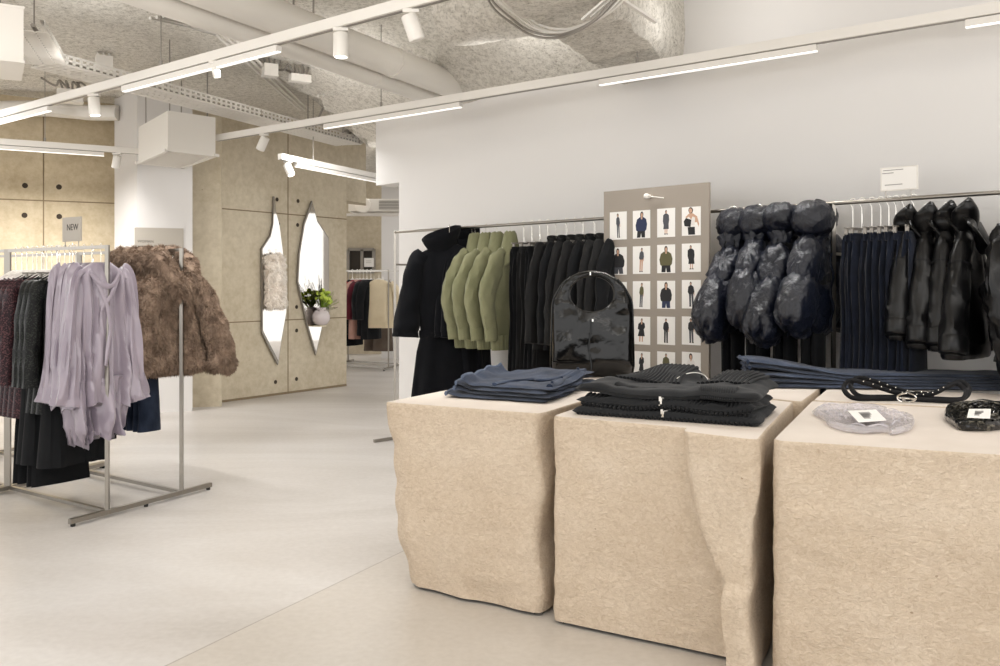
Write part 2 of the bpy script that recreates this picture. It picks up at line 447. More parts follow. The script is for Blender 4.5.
mirror([(310, 201), (315, 220), (326.8, 238), (327, 315), (320, 327.6), (313.8, 355), (305, 325), (295.4, 281.7), (297, 253.6), (302, 223)],
       'wider pointed wall mirror behind the green stand-in bouquet')
# grey department sign on the white pillar
pn = (PIL[2]-PIL[1]); pn.z = 0; pu = pn.normalized(); pn = V((pu.y, -pu.x, 0))
def pil(x, y, off=0.):
    t = on_line(PIL[1], pu, x); return px(x, y, PIL[1].y+pu.y*t)+pn*off
def text(body, size, p, u, nrm, parent, mat='ink', name='lettering'):
    cu = bpy.data.curves.new('glyphs', 'FONT'); cu.body = body; cu.size = size; cu.extrude = .0006; tmp = bpy.data.objects.new('glyphs', cu)
    me = bpy.data.meshes.new_from_object(tmp); bpy.data.objects.remove(tmp); me.name = name; me.materials.clear(); me.materials.append(M[mat])
    o = bpy.data.objects.new(name, me); C.objects.link(o); u = V(u).normalized(); nrm = V(nrm).normalized(); up = nrm.cross(u)
    mt = Matrix(((u.x, up.x, nrm.x, 0), (u.y, up.y, nrm.y, 0), (u.z, up.z, nrm.z, 0), (0, 0, 0, 1)))
    o.parent = parent; mt.translation = V(p)-parent.location if parent else V(p); o.matrix_local = mt
    return o
q = [pil(134.5, 227.5), pil(183.5, 228.5), pil(183.5, 272), pil(134.5, 272)]
r = thing('department_sign', 'grey sign board with dark lettering on the white pillar', 'sign', q[0])
m = MB(); m.slab([p-q[0] for p in q], pn, .012); m.build('sign_board', 'sign_grey', r, smooth=False)
text('WOMAN', .034, pil(137.5, 242.5, .0125), pu, pn, r)
text('DRESSES & COMBOS', .036, pil(137.5, 248.2, .0125), pu, pn, r)

# ------------------------------------------------------------------ ceiling services
def linear_track(p, q, label, w=.045, h=.05, rods=()):
    p, q = V(p), V(q); r = thing('lighting_track', label, 'lighting track', p, 0, 'suspended lighting tracks')
    m = MB(); m.beam((0, 0, 0), q-p, w, h); m.build('track_profile', 'white_metal', r, smooth=False)
    x = (q-p).normalized(); m = MB(); m.beam(V((0, 0, -h/2-.001)), (q-p)+V((0, 0, -h/2-.001)), w*.4, .004); m.build('track_slot', 'grey_metal', r, smooth=False)
    for s in rods:
        c = (q-p)*s; zc = ceil_z((p+c).x, (p+c).y)-p.z
        m = MB(); m.cyl(c+V((0, 0, h/2)), c+V((0, 0, zc)), .0035, 6); m.cyl(c+V((0, 0, h/2)), c+V((0, 0, h/2+.035)), .009, 8); m.build('suspension_rod', 'grey_metal', r)
    return p, q
def lamp_bar(tr, xa, xb, label, side=0., power=22, tilt=None):
    """LED bar clipped under a track between columns xa and xb"""
    p, q = tr; u = (q-p); ta = on_line(p, u, xa); tb = on_line(p, u, xb)
    a, b = p+u*ta, p+u*tb; dn = V((0, 0, -.046)); r = thing('linear_lamp', label, 'ceiling lamp', a+dn, 0, 'linear lamps under the tracks')
    m = MB(); m.beam((0, 0, 0), b-a, .034, .03); m.build('lamp_housing', 'white_metal', r, smooth=False)
    m = MB(); m.beam((0, 0, -.016), (b-a)+V((0, 0, -.016)), .022, .006); m.build('diffuser', 'strip_glow', r, smooth=False)
    bar_light(a+dn, b+dn, power, tilt)
def bar_light(a, b, power, tilt=None, spread=None):
    L = bpy.data.lights.new('bar_light', 'AREA'); L.shape = 'RECTANGLE'; L.size = (b-a).length; L.size_y = .03; L.energy = power; L.color = (1, .985, .965)
    if tilt is not None: L.spread = 1.95
    o = bpy.data.objects.new('bar_light', L); C.objects.link(o); x = (b-a).normalized()
    z = V((0, 0, 1)) if tilt is None else -V(tilt).normalized(); y = z.cross(x).normalized(); z = x.cross(y)
    mt = Matrix(((x.x, y.x, z.x, 0), (x.y, y.y, z.y, 0), (x.z, y.z, z.z, 0), (0, 0, 0, 1))); mt.translation = (a+b)/2+V((0, 0, -.03)); o.matrix_world = mt
ZT = 2.4
T1 = linear_track(pz(-40, 126, ZT), pz(470, -13, ZT), 'white lighting track crossing under the pipes over the open floor', rods=(.12, .55))
T2 = linear_track(pz(218, 138, ZT), pz(1060, -2, ZT), 'white lighting track running along the lookbook wall', rods=(.32, .66))
T3 = linear_track(px(-60, 137.5, 7.3), px(141, 151.5, 7.98), 'short white lighting track in front of the panelled concrete wall', rods=(.5,))
T4 = linear_track(px(280, 156.5, 7.75), px(378, 176.5, 9.25), 'white lighting track in front of the mirrors', rods=(.3,))
lamp_bar(T1, -35, 50, 'linear lamp over the far clothes rack on the floor track', power=14)
lamp_bar(T1, 124, 279, 'long linear lamp on the floor track before the pipes', power=16)
lamp_bar(T2, 325, 461, 'linear lamp on the wall track above the black coats', power=9, tilt=(-.3, -.3, -1))
lamp_bar(T2, 600, 817, 'long linear lamp on the wall track above the puffer jackets', power=9, tilt=(-.3, -.3, -1))
lamp_bar(T2, 966, 1050, 'linear lamp on the wall track cut off by the picture edge', power=3, tilt=(-.3, -.3, -1))
lamp_bar(T3, -50, 104, 'linear lamp on the track before the panelled concrete wall', power=24, tilt=(-.15, .5, -1))
lamp_bar(T4, 296, 376, 'linear lamp on the track before the mirrors', power=8)
def spot(tr, col, label, aim, lit=True, L=.11, r=.035, energy=0, drop=.0):
    p, q = tr; u = q-p; b = p+u*on_line(p, u, col)+V((0, 0, -.03-drop))
    o = thing('track_spotlight', label, 'spotlight', b, 0, 'spotlights on the tracks'); aim = V(aim).normalized()
    m = MB(); m.box((0, 0, -.004), (.07, .03, .016)); m.cyl((0, 0, -.01), (0, 0, -.05), .009, 8); m.build('mount', 'white_metal', o)
    c = V((0, 0, -.05)); s = c-aim*.03; e = s+aim*L
    m = MB(); m.tube([s, s+aim*.004, e-aim*.003, e], [r*.92, r, r, r*.97], 20, ref=V((.3, .9, .2))); m.build('lamp_head', 'white_metal', o)
    m = MB(); m.cyl(e-aim*.002, e+aim*.002, r*.8, 18); m.build('lens', 'lamp_glow' if lit else 'white_plastic', o)
    if energy:
        S = bpy.data.lights.new('spot_light', 'SPOT'); S.energy = energy; S.spot_size = math.radians(52); S.spot_blend = .7; S.color = (1, .97, .93); S.shadow_soft_size = .03
        so = bpy.data.objects.new('spot_light', S); C.objects.link(so); so.location = b+e+aim*.02; so.rotation_euler = aim.to_track_quat('-Z', 'Y').to_euler()
spot(T1, 341, 'upright lit spotlight hanging before the big pipes', (0, 0, -1), energy=30)
spot(T1, 411, 'tilted spotlight at the frame top beside the upright one', (.35, .1, -1), lit=False, energy=25)
spot(T1, 216, 'small spotlight under the middle of the floor track', (.1, .4, -1), L=.06, r=.02, energy=25)
spot(T1, 94, 'lit spotlight beside the bent cable tray', (.1, 0, -1), energy=25)
spot(T2, 264, 'tilted spotlight at the end of the wall track above the mirror wall', (-.5, .2, -1), lit=False, energy=25)
spot(T3, 117, 'tilted spotlight beside the white pillar', (-.25, .2, -1), lit=False, energy=6)
spot(T4, 288, 'tilted lit spotlight above the narrow mirror', (.5, -.3, -1), energy=27)
# pipes
def pipe(p, q, r, label, n=28):
    p, q = V(p), V(q); o = thing('ceiling_pipe', label, 'pipe', p, 0, 'white pipes under the ceiling'); d = (q-p)
    m = MB(); m.tube([d*(i/10) for i in range(11)], r, n, ref=V((0, 0, 1))); m.build('pipe_body', 'white_metal', o)
    for s in (.35, .8): m = MB(); m.tube([d*s-d.normalized()*.03, d*s+d.normalized()*.03], r*1.06, n, ref=V((0, 0, 1))); m.build('coupling', 'white_metal', o)
    for s in (.3, .62): m = MB(); m.cyl(d*s+V((0, 0, r)), d*s+V((0, 0, ceil_z(p.x+d.x*s, p.y+d.y*s)-p.z)), .006, 6); m.build('hanger_rod', 'grey_metal', o)
cdir = V((.458, .889, 0))
p = V((-.793, 5.95, 2.70)); pipe(p-cdir*3.6, p+cdir*1.10, .098, 'thick white pipe running into the lookbook wall')
p = V((-.86, 6.16, 2.615)); pipe(p-cdir*3.8, p+cdir*.98, .062, 'thinner white pipe under the thick one')
m = MB(); d = V((-.3, 8.6, 2.86)); 
pl = path([px(-60, 111, 8.2), px(40, 108, 8.4), px(80, 112, 8.6), px(118, 113, 8.6)], 5)
m.tube(pl, .075, 14, wr=.08, wf=2); tag(m.build('wrapped_duct', 'white_metal'), 'lumpy white wrapped duct along the top of the panelled concrete wall', 'duct')
# cable trays with slotted sides
def tray(pts, label, w=.24, h=.07):
    pts = [V(p) for p in pts]; o = thing('cable_tray', label, 'cable tray', pts[0], 0, 'slotted cable trays')
    base = pts[0]; mb, ms = MB(), MB()
    for a, b in zip(pts, pts[1:]):
        a, b = a-base, b-base; x = (b-a).normalized(); y = V((0, 0, 1)).cross(x).normalized(); z = x.cross(y); L = (b-a).length
        for k in (-.45, -.15, .15, .45): mb.beam(a+y*(w*k), b+y*(w*k), w*.25, .004)
        nsl = max(4, int(L/.05))
        for i in range(nsl): mb.box(a+x*(L*(i+.5)/nsl), (L/nsl*.45, w, .004), (x, y, z))
        for sgn in (-1, 1):
            e = y*(sgn*w/2)
            for zz, hh in ((.006, .012), (h/2, .012), (h-.006, .012)): ms.beam(a+e+V((0, 0, zz)), b+e+V((0, 0, zz)), .004, hh)
            for i in range(nsl): ms.box(a+e+x*(L*(i+.5)/nsl)+z*(h/2), (L/nsl*.4, .004, h), (x, y, z))
            ms.beam(a+e-y*(sgn*.012)+V((0, 0, h)), b+e-y*(sgn*.012)+V((0, 0, h)), .026, .004)
    mb.build('tray_floor', 'white_metal', o, smooth=False); ms.build('tray_side', 'white_metal', o, smooth=False)
    m = MB()
    for k in (-.05, .0, .06): m.tube([V(p)-base+V((k, k*.3, .02+abs(k)*.2)) for p in pts], .012, 8, ref=V((0, 0, 1)))
    m.build('cable_run', 'grey_metal', o)
    for a, b in zip(pts[:-1], pts[1:]):
        m = MB(); c = a.lerp(b, .55); m.cyl(c-base, c-base+V((0, 0, ceil_z(c.x, c.y)-c.z)), .005, 6); m.build('hanger_rod', 'grey_metal', o)
tray([px(20, 30, 4.95), px(44, 65, 5.75), px(250, 119, 7.35), px(348, 145, 8.7), px(372, 118, 9.4), px(420, 124, 10.4)], 'long slotted cable tray crossing under the floor track')
# air vent box
zb = 2.25; B_ = pz(168, 149, zb); C_ = pz(215.5, 154.5, zb); u1 = (C_-B_); n1 = pz(138.5, 162, zb)-B_
o = thing('vent_box', 'white boxed air vent with a grey grille in front of the pillar', 'air vent', B_)
m = MB(); m.loft([[p-B_ for p in (B_, C_, C_+n1, B_+n1)], [p-B_+V((0, 0, .30)) for p in (B_, C_, C_+n1, B_+n1)]]); m.build('vent_casing', 'white_metal', o, smooth=False)
ux = u1.normalized(); uy = n1.normalized(); m = MB(); c = (u1+n1)/2; W_, D_ = u1.length, n1.length
for s in (-1, 1):
    m.box(c+ux*(s*W_/2)+V((0, 0, -.008)), (.03, D_+.06, .02), (ux, uy, V((0, 0, 1)))); m.box(c+uy*(s*D_/2)+V((0, 0, -.008)), (W_+.06, .03, .02), (ux, uy, V((0, 0, 1))))
m.build('vent_rim', 'white_metal', o, smooth=False)
m = MB()
m.box(c+V((0, 0, .004)), (W_*.9, D_*.9, .004), (ux, uy, V((0, 0, 1))))
for i in range(14): m.box(c+uy*(D_*.88*((i+.5)/14-.5))+V((0, 0, -.004)), (W_*.9, .016, .012), (ux, uy, V((0, 0, 1))))
m.build('vent_grille', 'white_metal', o, smooth=False)
for k in (u1*.1+n1*.1, u1*.9+n1*.1, u1*.9+n1*.9, u1*.1+n1*.9): m = MB(); m.cyl(k+V((0, 0, .30)), k+V((0, 0, .8)), .006, 6); m.build('hanger_rod', 'grey_metal', o)
# supply duct cut by the frame edge
m_ = pz(23, 66, 2.3); o = thing('supply_duct', 'boxy pale duct at the top corner of the picture', 'duct', m_, .52)
m = MB(); m.box((-.6, .15, .14), (1.2, .45, .26)); m.build('duct_body', 'white_metal', o, smooth=False)
m = MB(); m.box((-.6, .15, .005), (1.21, .46, .012)); m.box((-.6, .15, .274), (1.21, .46, .012)); m.build('duct_flange', 'white_metal', o, smooth=False)
for k in (-.1, -1.1): m = MB(); m.cyl((k, .15, .27), (k, .15, .72), .006, 6); m.build('hanger_rod', 'grey_metal', o)
# cable loops clipped round the cross beam
rnd = random.Random(4)
for i, (lab, dx) in enumerate((('dark looped cable hung lowest under the cross beam', 0), ('looped cable bundle just above the lowest loop', 6), ('thin looped cable highest of the three under the beam', 13))):
    pl = path([px(474+dx, -22, 4.7), px(500+dx, 14-dx*.3, 4.62), px(535+dx, 36-dx*.4, 4.4), px(572+dx, 34-dx*.6, 4.2), px(610+dx, 6-dx*.4, 4.05), px(646+dx, -34, 3.9)], 8)
    m = MB()
    for k in range(2): m.tube([(x+.012*k+.006*math.sin(j*.7+k), y, z+.014*k) for j, (x, y, z) in enumerate(pl)], .006, 8, ref=V((0, 1, .2)))
    tag(m.build('cable_loop', 'grey_metal' if i == 0 else 'white_metal'), lab, 'cable', 'cable loops under the cross beam')
m = MB()
for k in range(4):
    m.beam(px(582+k*9, 20-k*3, 4.15), px(628+k*9, -20-k*3, 4.0), .016, .010)
m.beam(px(600, -14, 4.05), px(656, 22, 4.2), .024, .012)
tag(m.build('wire_basket', 'white_metal', smooth=False), 'white wire cable ladder fixed under the sprayed beam', 'cable ladder')
# junction boxes and conduits under the slab between pipes and tray
def conduit_box(x, y, d, label, s=(.14, .12, .12), n=3):
    c = px(x, y, d); o = thing('junction_box', label, 'junction box', c, .5, 'junction boxes under the slab')
    zz = ceil_z(c.x, c.y)-c.z
    m = MB(); m.box((0, 0, 0), s); m.box((0, 0, -s[2]/2-.004), (s[0]*1.04, s[1]*1.04, .01)); m.build('box_body', 'white_metal', o, smooth=False)
    m = MB()
    for k in range(n):
        a = (k-(n-1)/2)*.035; m.tube(path([(a, 0, s[2]/2), (a*1.6, .03, s[2]/2+.08), (a*3+.05, .12+.05*k, s[2]/2+.05), (a*4, .3, zz)], 5), .009, 8)
    m.build('cable_tail', 'grey_metal' if n > 3 else 'white_metal', o)
conduit_box(270, 70, 7.2, 'pale junction box with drooping cables beside the thinner pipe', (.11, .09, .09), 5)
conduit_box(300, 78, 7.2, 'wide flat junction box next to the drooping cables', (.16, .08, .05), 4)
conduit_box(104, 63, 7.0, 'junction box above the cable tray', (.12, .1, .1), 3)
conduit_box(346, 100, 8.0, 'junction box near the sprayed slab beyond the pipes', (.13, .07, .05), 4)
conduit_box(70, 96, 7.7, 'junction box above the panelled concrete wall', (.2, .12, .1), 4)
for pts, lab in (([px(150, 18, 5.7), px(215, 34, 6.3), px(300, 110, 9.0)], 'thin conduit running beside the cable tray'),
                 ([px(318, 82, 7.6), px(342, 118, 9.2), px(352, 122, 9.6)], 'conduit pair dropping behind the wall track')):
    m = MB(); pts = [V((p.x, p.y, min(p.z, ceil_z(p.x, p.y)-.03))) for p in pts]
    for k in range(3): m.tube([p+V((.05*k, -.02*k, 0)) for p in pts], .011, 8)
    tag(m.build('conduit', 'white_metal'), lab, 'conduit', 'conduits under the slab')
# air conditioner of the far room
q = px(372, 205, 11.6); o = thing('air_conditioner', 'white ceiling air unit with a round duct in the far room', 'air conditioner', q)
m = MB(); m.box((.12, .2, 0), (.85, .4, .16)); m.build('unit_casing', 'white_metal', o, smooth=False)
m = MB(); m.cyl((-.12, -.02, .0), (-.12, .1, .0), .10, 20); m.build('round_duct', 'white_plastic', o)
m = MB(); 
for i in range(6): m.box((.22, -.004, -.05+i*.02), (.26, .01, .011))
m.build('unit_grille', 'grey_metal', o, smooth=False)
m = MB(); m.box((.1, .15, -.115), (1.0, .1, .03)); m.build('drip_edge', 'white_metal', o, smooth=False)
for k in (-.2, .5): m = MB(); m.cyl((k, .2, .08), (k, .2, ceil_z(q.x, q.y)-q.z), .006, 6); m.build('hanger_rod', 'grey_metal', o)
# ------------------------------------------------------------------ hewn stone display blocks
ZT_B = .733
def stone_block(label, FL, FR, BR, BL, front=None, left=None, right=None, seed=0., nrow=56, amp=.006, group='hewn stone display blocks', dens=52):
    P = [V((*q, 0)) for q in (FL, FR, BR, BL)]; ctr = sum(P, V())/4
    o = thing('stone_block', label, 'display block', (ctr.x, ctr.y, 0), 0, group)
    fns = [front, right, None, left]; pts = []
    NR = [V(((P[(k+1) % 4]-P[k]).normalized().y, -(P[(k+1) % 4]-P[k]).normalized().x, 0)) for k in range(4)]
    for k in range(4):
        a, b = P[k], P[(k+1) % 4]; u = (b-a).normalized(); n = V((u.y, -u.x, 0)); N = max(10, int((b-a).length*dens))
        for i in range(N):
            s = .012+(i/(N-1))*.976
            pts.append((a.lerp(b, s), n, k, s))
    # blend normals round the corners
    n_ = len(pts); rings = []; ins = lambda z: 0
    zs = [0., .012, .0125]+[.02+(ZT_B-.02)*i/nrow for i in range(nrow)]+[ZT_B-.004, ZT_B]
    for z in zs:
        ring = []
        for p, n, k, s in pts:
            d = fns[k](s, z) if fns[k] else 0.
            w = sst(0, .06, min(z, ZT_B-z)+.012)
            d += amp*w*(nz(p.x*5+seed, p.y*5, z*5)+.6*nz(p.x*14, p.y*14+seed, z*20)+.45*nz(p.x*34, p.y*34, z*44+seed))
            if z <= .012: d -= .035
            if z > ZT_B-.005: d -= .004*(z-(ZT_B-.004))/.004
            e = V()                     # the corner moves with both of its faces
            for kk, ss, w2 in (((k-1) % 4, 1., 1-sst(0, .30, s)), ((k+1) % 4, 0., 1-sst(0, .30, 1-s))):
                if fns[kk] and w2 > 0: e += NR[kk]*(fns[kk](ss, z)*w2)
            ring.append(p+n*d+e-ctr+V((0, 0, z)))
        rings.append(ring)
    m = MB(); m.cur = 2; m.loft(rings[:3], True, False); m.cur = 0; m.loft(rings[2:], False, False)
    m.cur = 1; m.add(rings[-1], [tuple(range(n_))])
    m.build('hewn_body', ['stone', 'stone_top', 'plinth'], o, angle=60)
    return o
def left1(s, z):          # s runs back -> front
    y = [(.0, -.085), (.05, -.072), (.125, -.055), (.224, -.032), (.343, -.026), (.47, -.018), (.60, -.004), (.66, .0), (.74, .0)]
    for (za, a), (zb, b) in zip(y, y[1:]):
        if za <= z <= zb: v = lerp(a, b, (z-za)/(zb-za)); break
    return v+.006*math.sin(z*42)*sst(.7, .55, z)
def front1(s, z):
    d = -.035*sst(.6, .25, s)*sst(.25, .0, z) - .03*sst(.12, .0, s)*sst(.72, .55, z)
    d -= .016*sst(.50, .62, s)*sst(.12, .03, z)*sst(.9, .7, s)
    return d - .010*sst(.97, 1., s)
def right1(s, z): return -.006*sst(.06, .0, s)+.012*math.sin(z*17)*sst(.5, 0, s)
def front2(s, z):
    zz = 1-z/ZT_B
    E = [(0, .66), (.2, .675), (.4, .72), (.55, .80), (.62, .865), (1.01, .868)]
    for (za, a), (zb, b) in zip(E, E[1:]):
        if za <= zz <= zb: e = lerp(a, b, (zz-za)/(zb-za))
    rec = .105*s*(1+.2*zz)
    w = lerp(.045, .02, sst(.2, .9, zz)) if z < .72 else .012
    ledge = .025*sst(.60, .66, zz)*sst(.80, .88, s)
    return -rec*(1-sst(e-w, e+w, s))+ledge-.012*sst(.96, 1., s) - .006*sst(.03, 0, s)
def front3(s, z): return -.006*sst(.04, .0, s)-.008*sst(.5, .2, z)*sst(.3, .0, s)
b1 = stone_block('stone block at the aisle end of the row carrying the folded blue jeans', (-.455, 3.562), (.148, 3.236), (.59, 4.112), (.0147, 4.424), front1, left1, right1, 1.)
b2 = stone_block('middle stone block with a carved diagonal ledge under the folded black jackets', (.1804, 3.184), (.772, 2.69), (1.165, 3.56), (.634, 4.075), front2, lambda s, z: -.006*sst(.96, 1, s), lambda s, z: -.022*sst(.60, .35, z)*sst(.5, .0, s)*sst(.05, .2, z)-.006, 5., dens=64)
b3 = stone_block('large stone block with a plain front under the clear and black scalloped items', (.811, 2.686), (1.70, 2.32), (2.09, 3.21), (1.243, 3.592), front3, lambda s, z: -.012*sst(.97, 1, s), None, 9.)
b4 = stone_block('stone block of the back row carrying the black patent bag', (.03, 4.455), (.628, 4.128), (.87, 4.62), (.27, 4.945), None, None, None, 12., nrow=20)
b5 = stone_block('stone block of the back row between the bag and the belts', (.648, 4.098), (1.198, 3.572), (1.443, 4.05), (.893, 4.58), None, None, None, 15., nrow=20)
b6 = stone_block('stone block of the back row carrying the belts', (1.258, 3.618), (2.10, 3.24), (2.345, 3.73), (1.503, 4.10), None, None, None, 18., nrow=20)

# ------------------------------------------------------------------ soft folded goods
def soft_slab(m, quad, z0, th, seed, nu=44, nv=26, wav=.012, droop=.0, edge=.018, zfun=None, wob=.02):
    """cloth slab over the quad (4 plan points, counter-clockwise from front), closed top and bottom with rounded rim and ripples"""
    q = [V((*p, 0)) for p in quad]
    def P(u, v):
        p = q[0].lerp(q[1], u).lerp(q[3].lerp(q[2], u), v)
        e = V((nz(u*4+seed, v*4, 1), nz(u*4, v*4+seed, 2), 0))*wob
        return p+e
    top, bot = [], []
    for j in range(nv+1):
        for i in range(nu+1):
            u, v = i/nu, j/nv; p = P(u, v)
            r = min(u, 1-u, v, 1-v); k = math.sqrt(clamp(1-(1-clamp(r/edge/2.2))**2)) if edge else 1
            rip = wav*(nz(p.x*6+seed, p.y*6, seed)+.7*nz(p.x*17, p.y*17, seed*2))
            base = z0+max(0., (zfun(u, v) if zfun else 0))+max(0., .35*rip)
            mid = base+th*.5
            top.append(V((p.x, p.y, mid+th*.5*k+rip*.65*k))); bot.append(V((p.x, p.y, mid-th*.5*k)))
    fs = []; W = nu+1; o = len(top)
    for j in range(nv):
        for i in range(nu):
            a = j*W+i; fs.append((a, a+1, a+W+1, a+W)); fs.append((o+a, o+a+W, o+a+W+1, o+a+1))
    rim = [(i, 0) for i in range(nu)]+[(nu, j) for j in range(nv)]+[(i, nv) for i in range(nu, 0, -1)]+[(0, j) for j in range(nv, 0, -1)]
    for a, b in zip(rim, rim[1:]+rim[:1]):
        ia, ib = a[1]*W+a[0], b[1]*W+b[0]; fs.append((ia, o+ia, o+ib, ib))
    m.add(top+bot, fs); return P
def quad_px(a, b, c, d, z): return [xy(pz(*p, z)) for p in (a, b, c, d)]
def ridge(m, P, u0, u1, v, z, zf=None, r=.005, n=24):
    m.tube([V((*P(lerp(u0, u1, i/n), v).xy, z+(zf(lerp(u0, u1, i/n), v) if zf else 0))) for i in range(n+1)], r, 6, ref=V((0, 0, 1)))

# three folded jeans on the aisle block
base_q = [(444, 397.5), (546, 404.5), (594, 386.5), (486, 382)]
for k in range(4):
    th = .0145; z0 = ZT_B+.001+k*.0148
    qd = quad_px(*[(x+[0, 3, 0, 2][k]+(0 if i in (1, 2) else k*3.0), y) for i, (x, y) in enumerate(base_q)], ZT_B)
    qd = [((a[0]-.26)*(1-.02*k)+.26, (a[1]-3.75)*(1-.03*k)+3.75) for a in qd]
    zf = lambda u, v, k=k: .030*sst(.16, .0, u)*(.25+.25*k)*(1+.8*nz(v*5, k, 0))+.012*k*.5*sst(.55, .8, v)*sst(.0, .6, u)
    o = thing('folded_jeans', ['folded blue jeans at the bottom of the stack on the aisle block', 'folded blue jeans second from the bottom on the aisle block', 'folded blue jeans just under the topmost pair on the aisle block', 'topmost pair of the folded blue jeans on the aisle block'][k], 'jeans', (qd[0][0], qd[0][1], z0), 0, 'folded jeans on the aisle block')
    off = V((qd[0][0], qd[0][1], z0)); ql = [(a[0]-off.x, a[1]-off.y) for a in qd]
    m = MB(); P = soft_slab(m, ql, 0, th, 3.+k*2, wav=.007 if k < 3 else .011, zfun=zf, wob=.03, edge=.03)
    m.build('trouser_leg', 'denim', o)
    m = MB(); m.cur = 0
    pts = [V((*P(.012, i/20).xy, th*.6+zf(.012, i/20))) for i in range(21)]
    m.tube(pts, (.006, .010), 8, ref=V((0, 0, 1))); m.build('hem', 'denim_edge', o)
    if k == 3:
        m = MB(); m.tube([V((*P(.93, .1+.8*i/16).xy, th*1.0+zf(.93, .1+.8*i/16))) for i in range(17)], (.014, .012), 8, ref=V((0, 0, 1)), wr=.15); m.build('waistband', 'denim_wash', o)
        m = MB(); 
        for v in (.15, .45, .8): m.box(V((*P(.93, v).xy, th*1.0+zf(.93, v)+.01)), (.01, .012, .02))
        m.build('belt_loop', 'denim_wash', o)
        m = MB()
        pl = [(.40, .02), (.48, .28), (.6, .42), (.72, .40), (.86, .62), (.9, .9)]
        m.tube([V((*P(u, v).xy, th*1.0+zf(u, v)+.003)) for u, v in path(pl, 6)], (.012, .007), 8, ref=V((0, 0, 1)), wr=.2, wf=2); m.build('fold_edge', 'denim_wash', o)
# three folded ribbed zip jackets
jq = [(572, 414.5), (760, 428), (777, 411), (622, 396)]
cx_, cy_ = .62, 3.30
jl = ['lowest of three folded black ribbed jackets', 'middle one of three folded black ribbed jackets', 'top one of three folded black ribbed jackets with open collar']
for k in range(3):
    qd = quad_px(*jq, ZT_B); th = [.026, .034, .036][k]; z0 = ZT_B+.001+[0, .027, .062][k]
    sc = [1., .965, .99][k]; qd = [((a[0]-cx_)*sc+cx_+[0, .003, .008][k], (a[1]-cy_)*sc+cy_+[0, .008, .022][k]) for a in qd]
    off = V((qd[0][0], qd[0][1], z0)); ql = [(a[0]-off.x, a[1]-off.y) for a in qd]
    o = thing('folded_jacket', jl[k], 'jacket', off, 0, 'folded ribbed jackets on the middle block')
    if k == 2: zf = lambda u, v: .045*sst(.35, .9, v)*(sst(.1, .35, u)*sst(.62, .5, u)+.8*sst(.62, .75, u)*sst(1., .85, u))+.012*math.sin(u*9+1)*sst(.9, .3, v)+.014*sst(.8, 1., u)
    elif k == 1: zf = lambda u, v: .008*math.sin(u*11+2)*sst(.5, 0, v)+.012*sst(.75, .95, u)*sst(.6, 0, v)
    else: zf = None
    m = MB(); P = soft_slab(m, ql, 0, th, 21.+k*3, 60, 30, wav=.010 if k else .004, zfun=zf, wob=.022 if k else .008, edge=.05 if k else .02); m.build('jacket_body', 'black_knit', o)
    # ribbing: fine ridges along the front hem / the collar
    m = MB()
    g = zf or (lambda u, v: 0)
    if k < 2:
        for i in range(40):
            u = .04+.92*i/39
            m.tube([V((*P(u, -.004+.05*j).xy, [th*.2, th*.72, th*.96, th*1.0][j]+g(u, .05*j)+.001)) for j in range(4)], .0062, 6, ref=V((1, 0, 0)))
        m.build('ribbed_hem', 'black_knit', o)
    else:
        for i in range(32):
            u = .12+.80*i/31
            if .53 < u < .62: continue
            m.tube([V((*P(u+.04*(j/5-.5), .48+.44*j/5).xy, th*1.+g(u+.04*(j/5-.5), .48+.44*j/5)+.002)) for j in range(6)], .0075, 6, ref=V((1, 0, 0)))
        m.build('ribbed_collar', 'black_knit', o)
        m = MB()
        for i in range(16):
            u = .70+.012*i; m.tube([V((*P(u, .0+.06*j).xy, [th*.1, th*.8, th*1.02, th*1.04][j]+g(u, .06*j)+.003)) for j in range(4)], .006, 5, ref=V((1, 0, 0)))
        m.build('ribbed_cuff', 'black_knit', o)
        m = MB(); pl = [V((*P(u, v).xy, th+g(u, v)+.004)) for u, v in [(.22, .18), (.3, .15), (.38, .16), (.46, .22)]]
        m.tube(path(pl, 5), (.022, .010), 8, ref=V((0, 0, 1)), wr=.15); m.build('folded_flap', 'black_knit', o)
    m = MB()
    if k < 2: zp = [(.50, -.02), (.51, .05), (.515, .12)] if k == 0 else [(.48, -.02), (.49, .04), (.51, .1), (.54, .16)]
    else: zp = [(.46, .52), (.51, .66), (.56, .80), (.585, .86), (.60, .78), (.615, .66), (.625, .55)]
    m.tube([V((*P(u, max(v, 0.)).xy, (th*1.03 if v > .02 else th*.35)+g(u, max(v, 0))+.004)) for u, v in path(zp, 5)], .0022, 6, ref=V((0, 0, 1))); m.build('zip', 'white_plastic', o)
    m = MB(); u, v = [(.5, .0), (.485, .0), (.575, .72)][k]; c = V((*P(u, v).xy, th*.9+g(u, v)+.008))
    m.box(c+V((0, -.006, 0)), (.008, .004, .016)); m.box(c+V((.003, -.007, -.012)), (.006, .003, .012)); m.build('zip_pull', 'chrome', o)
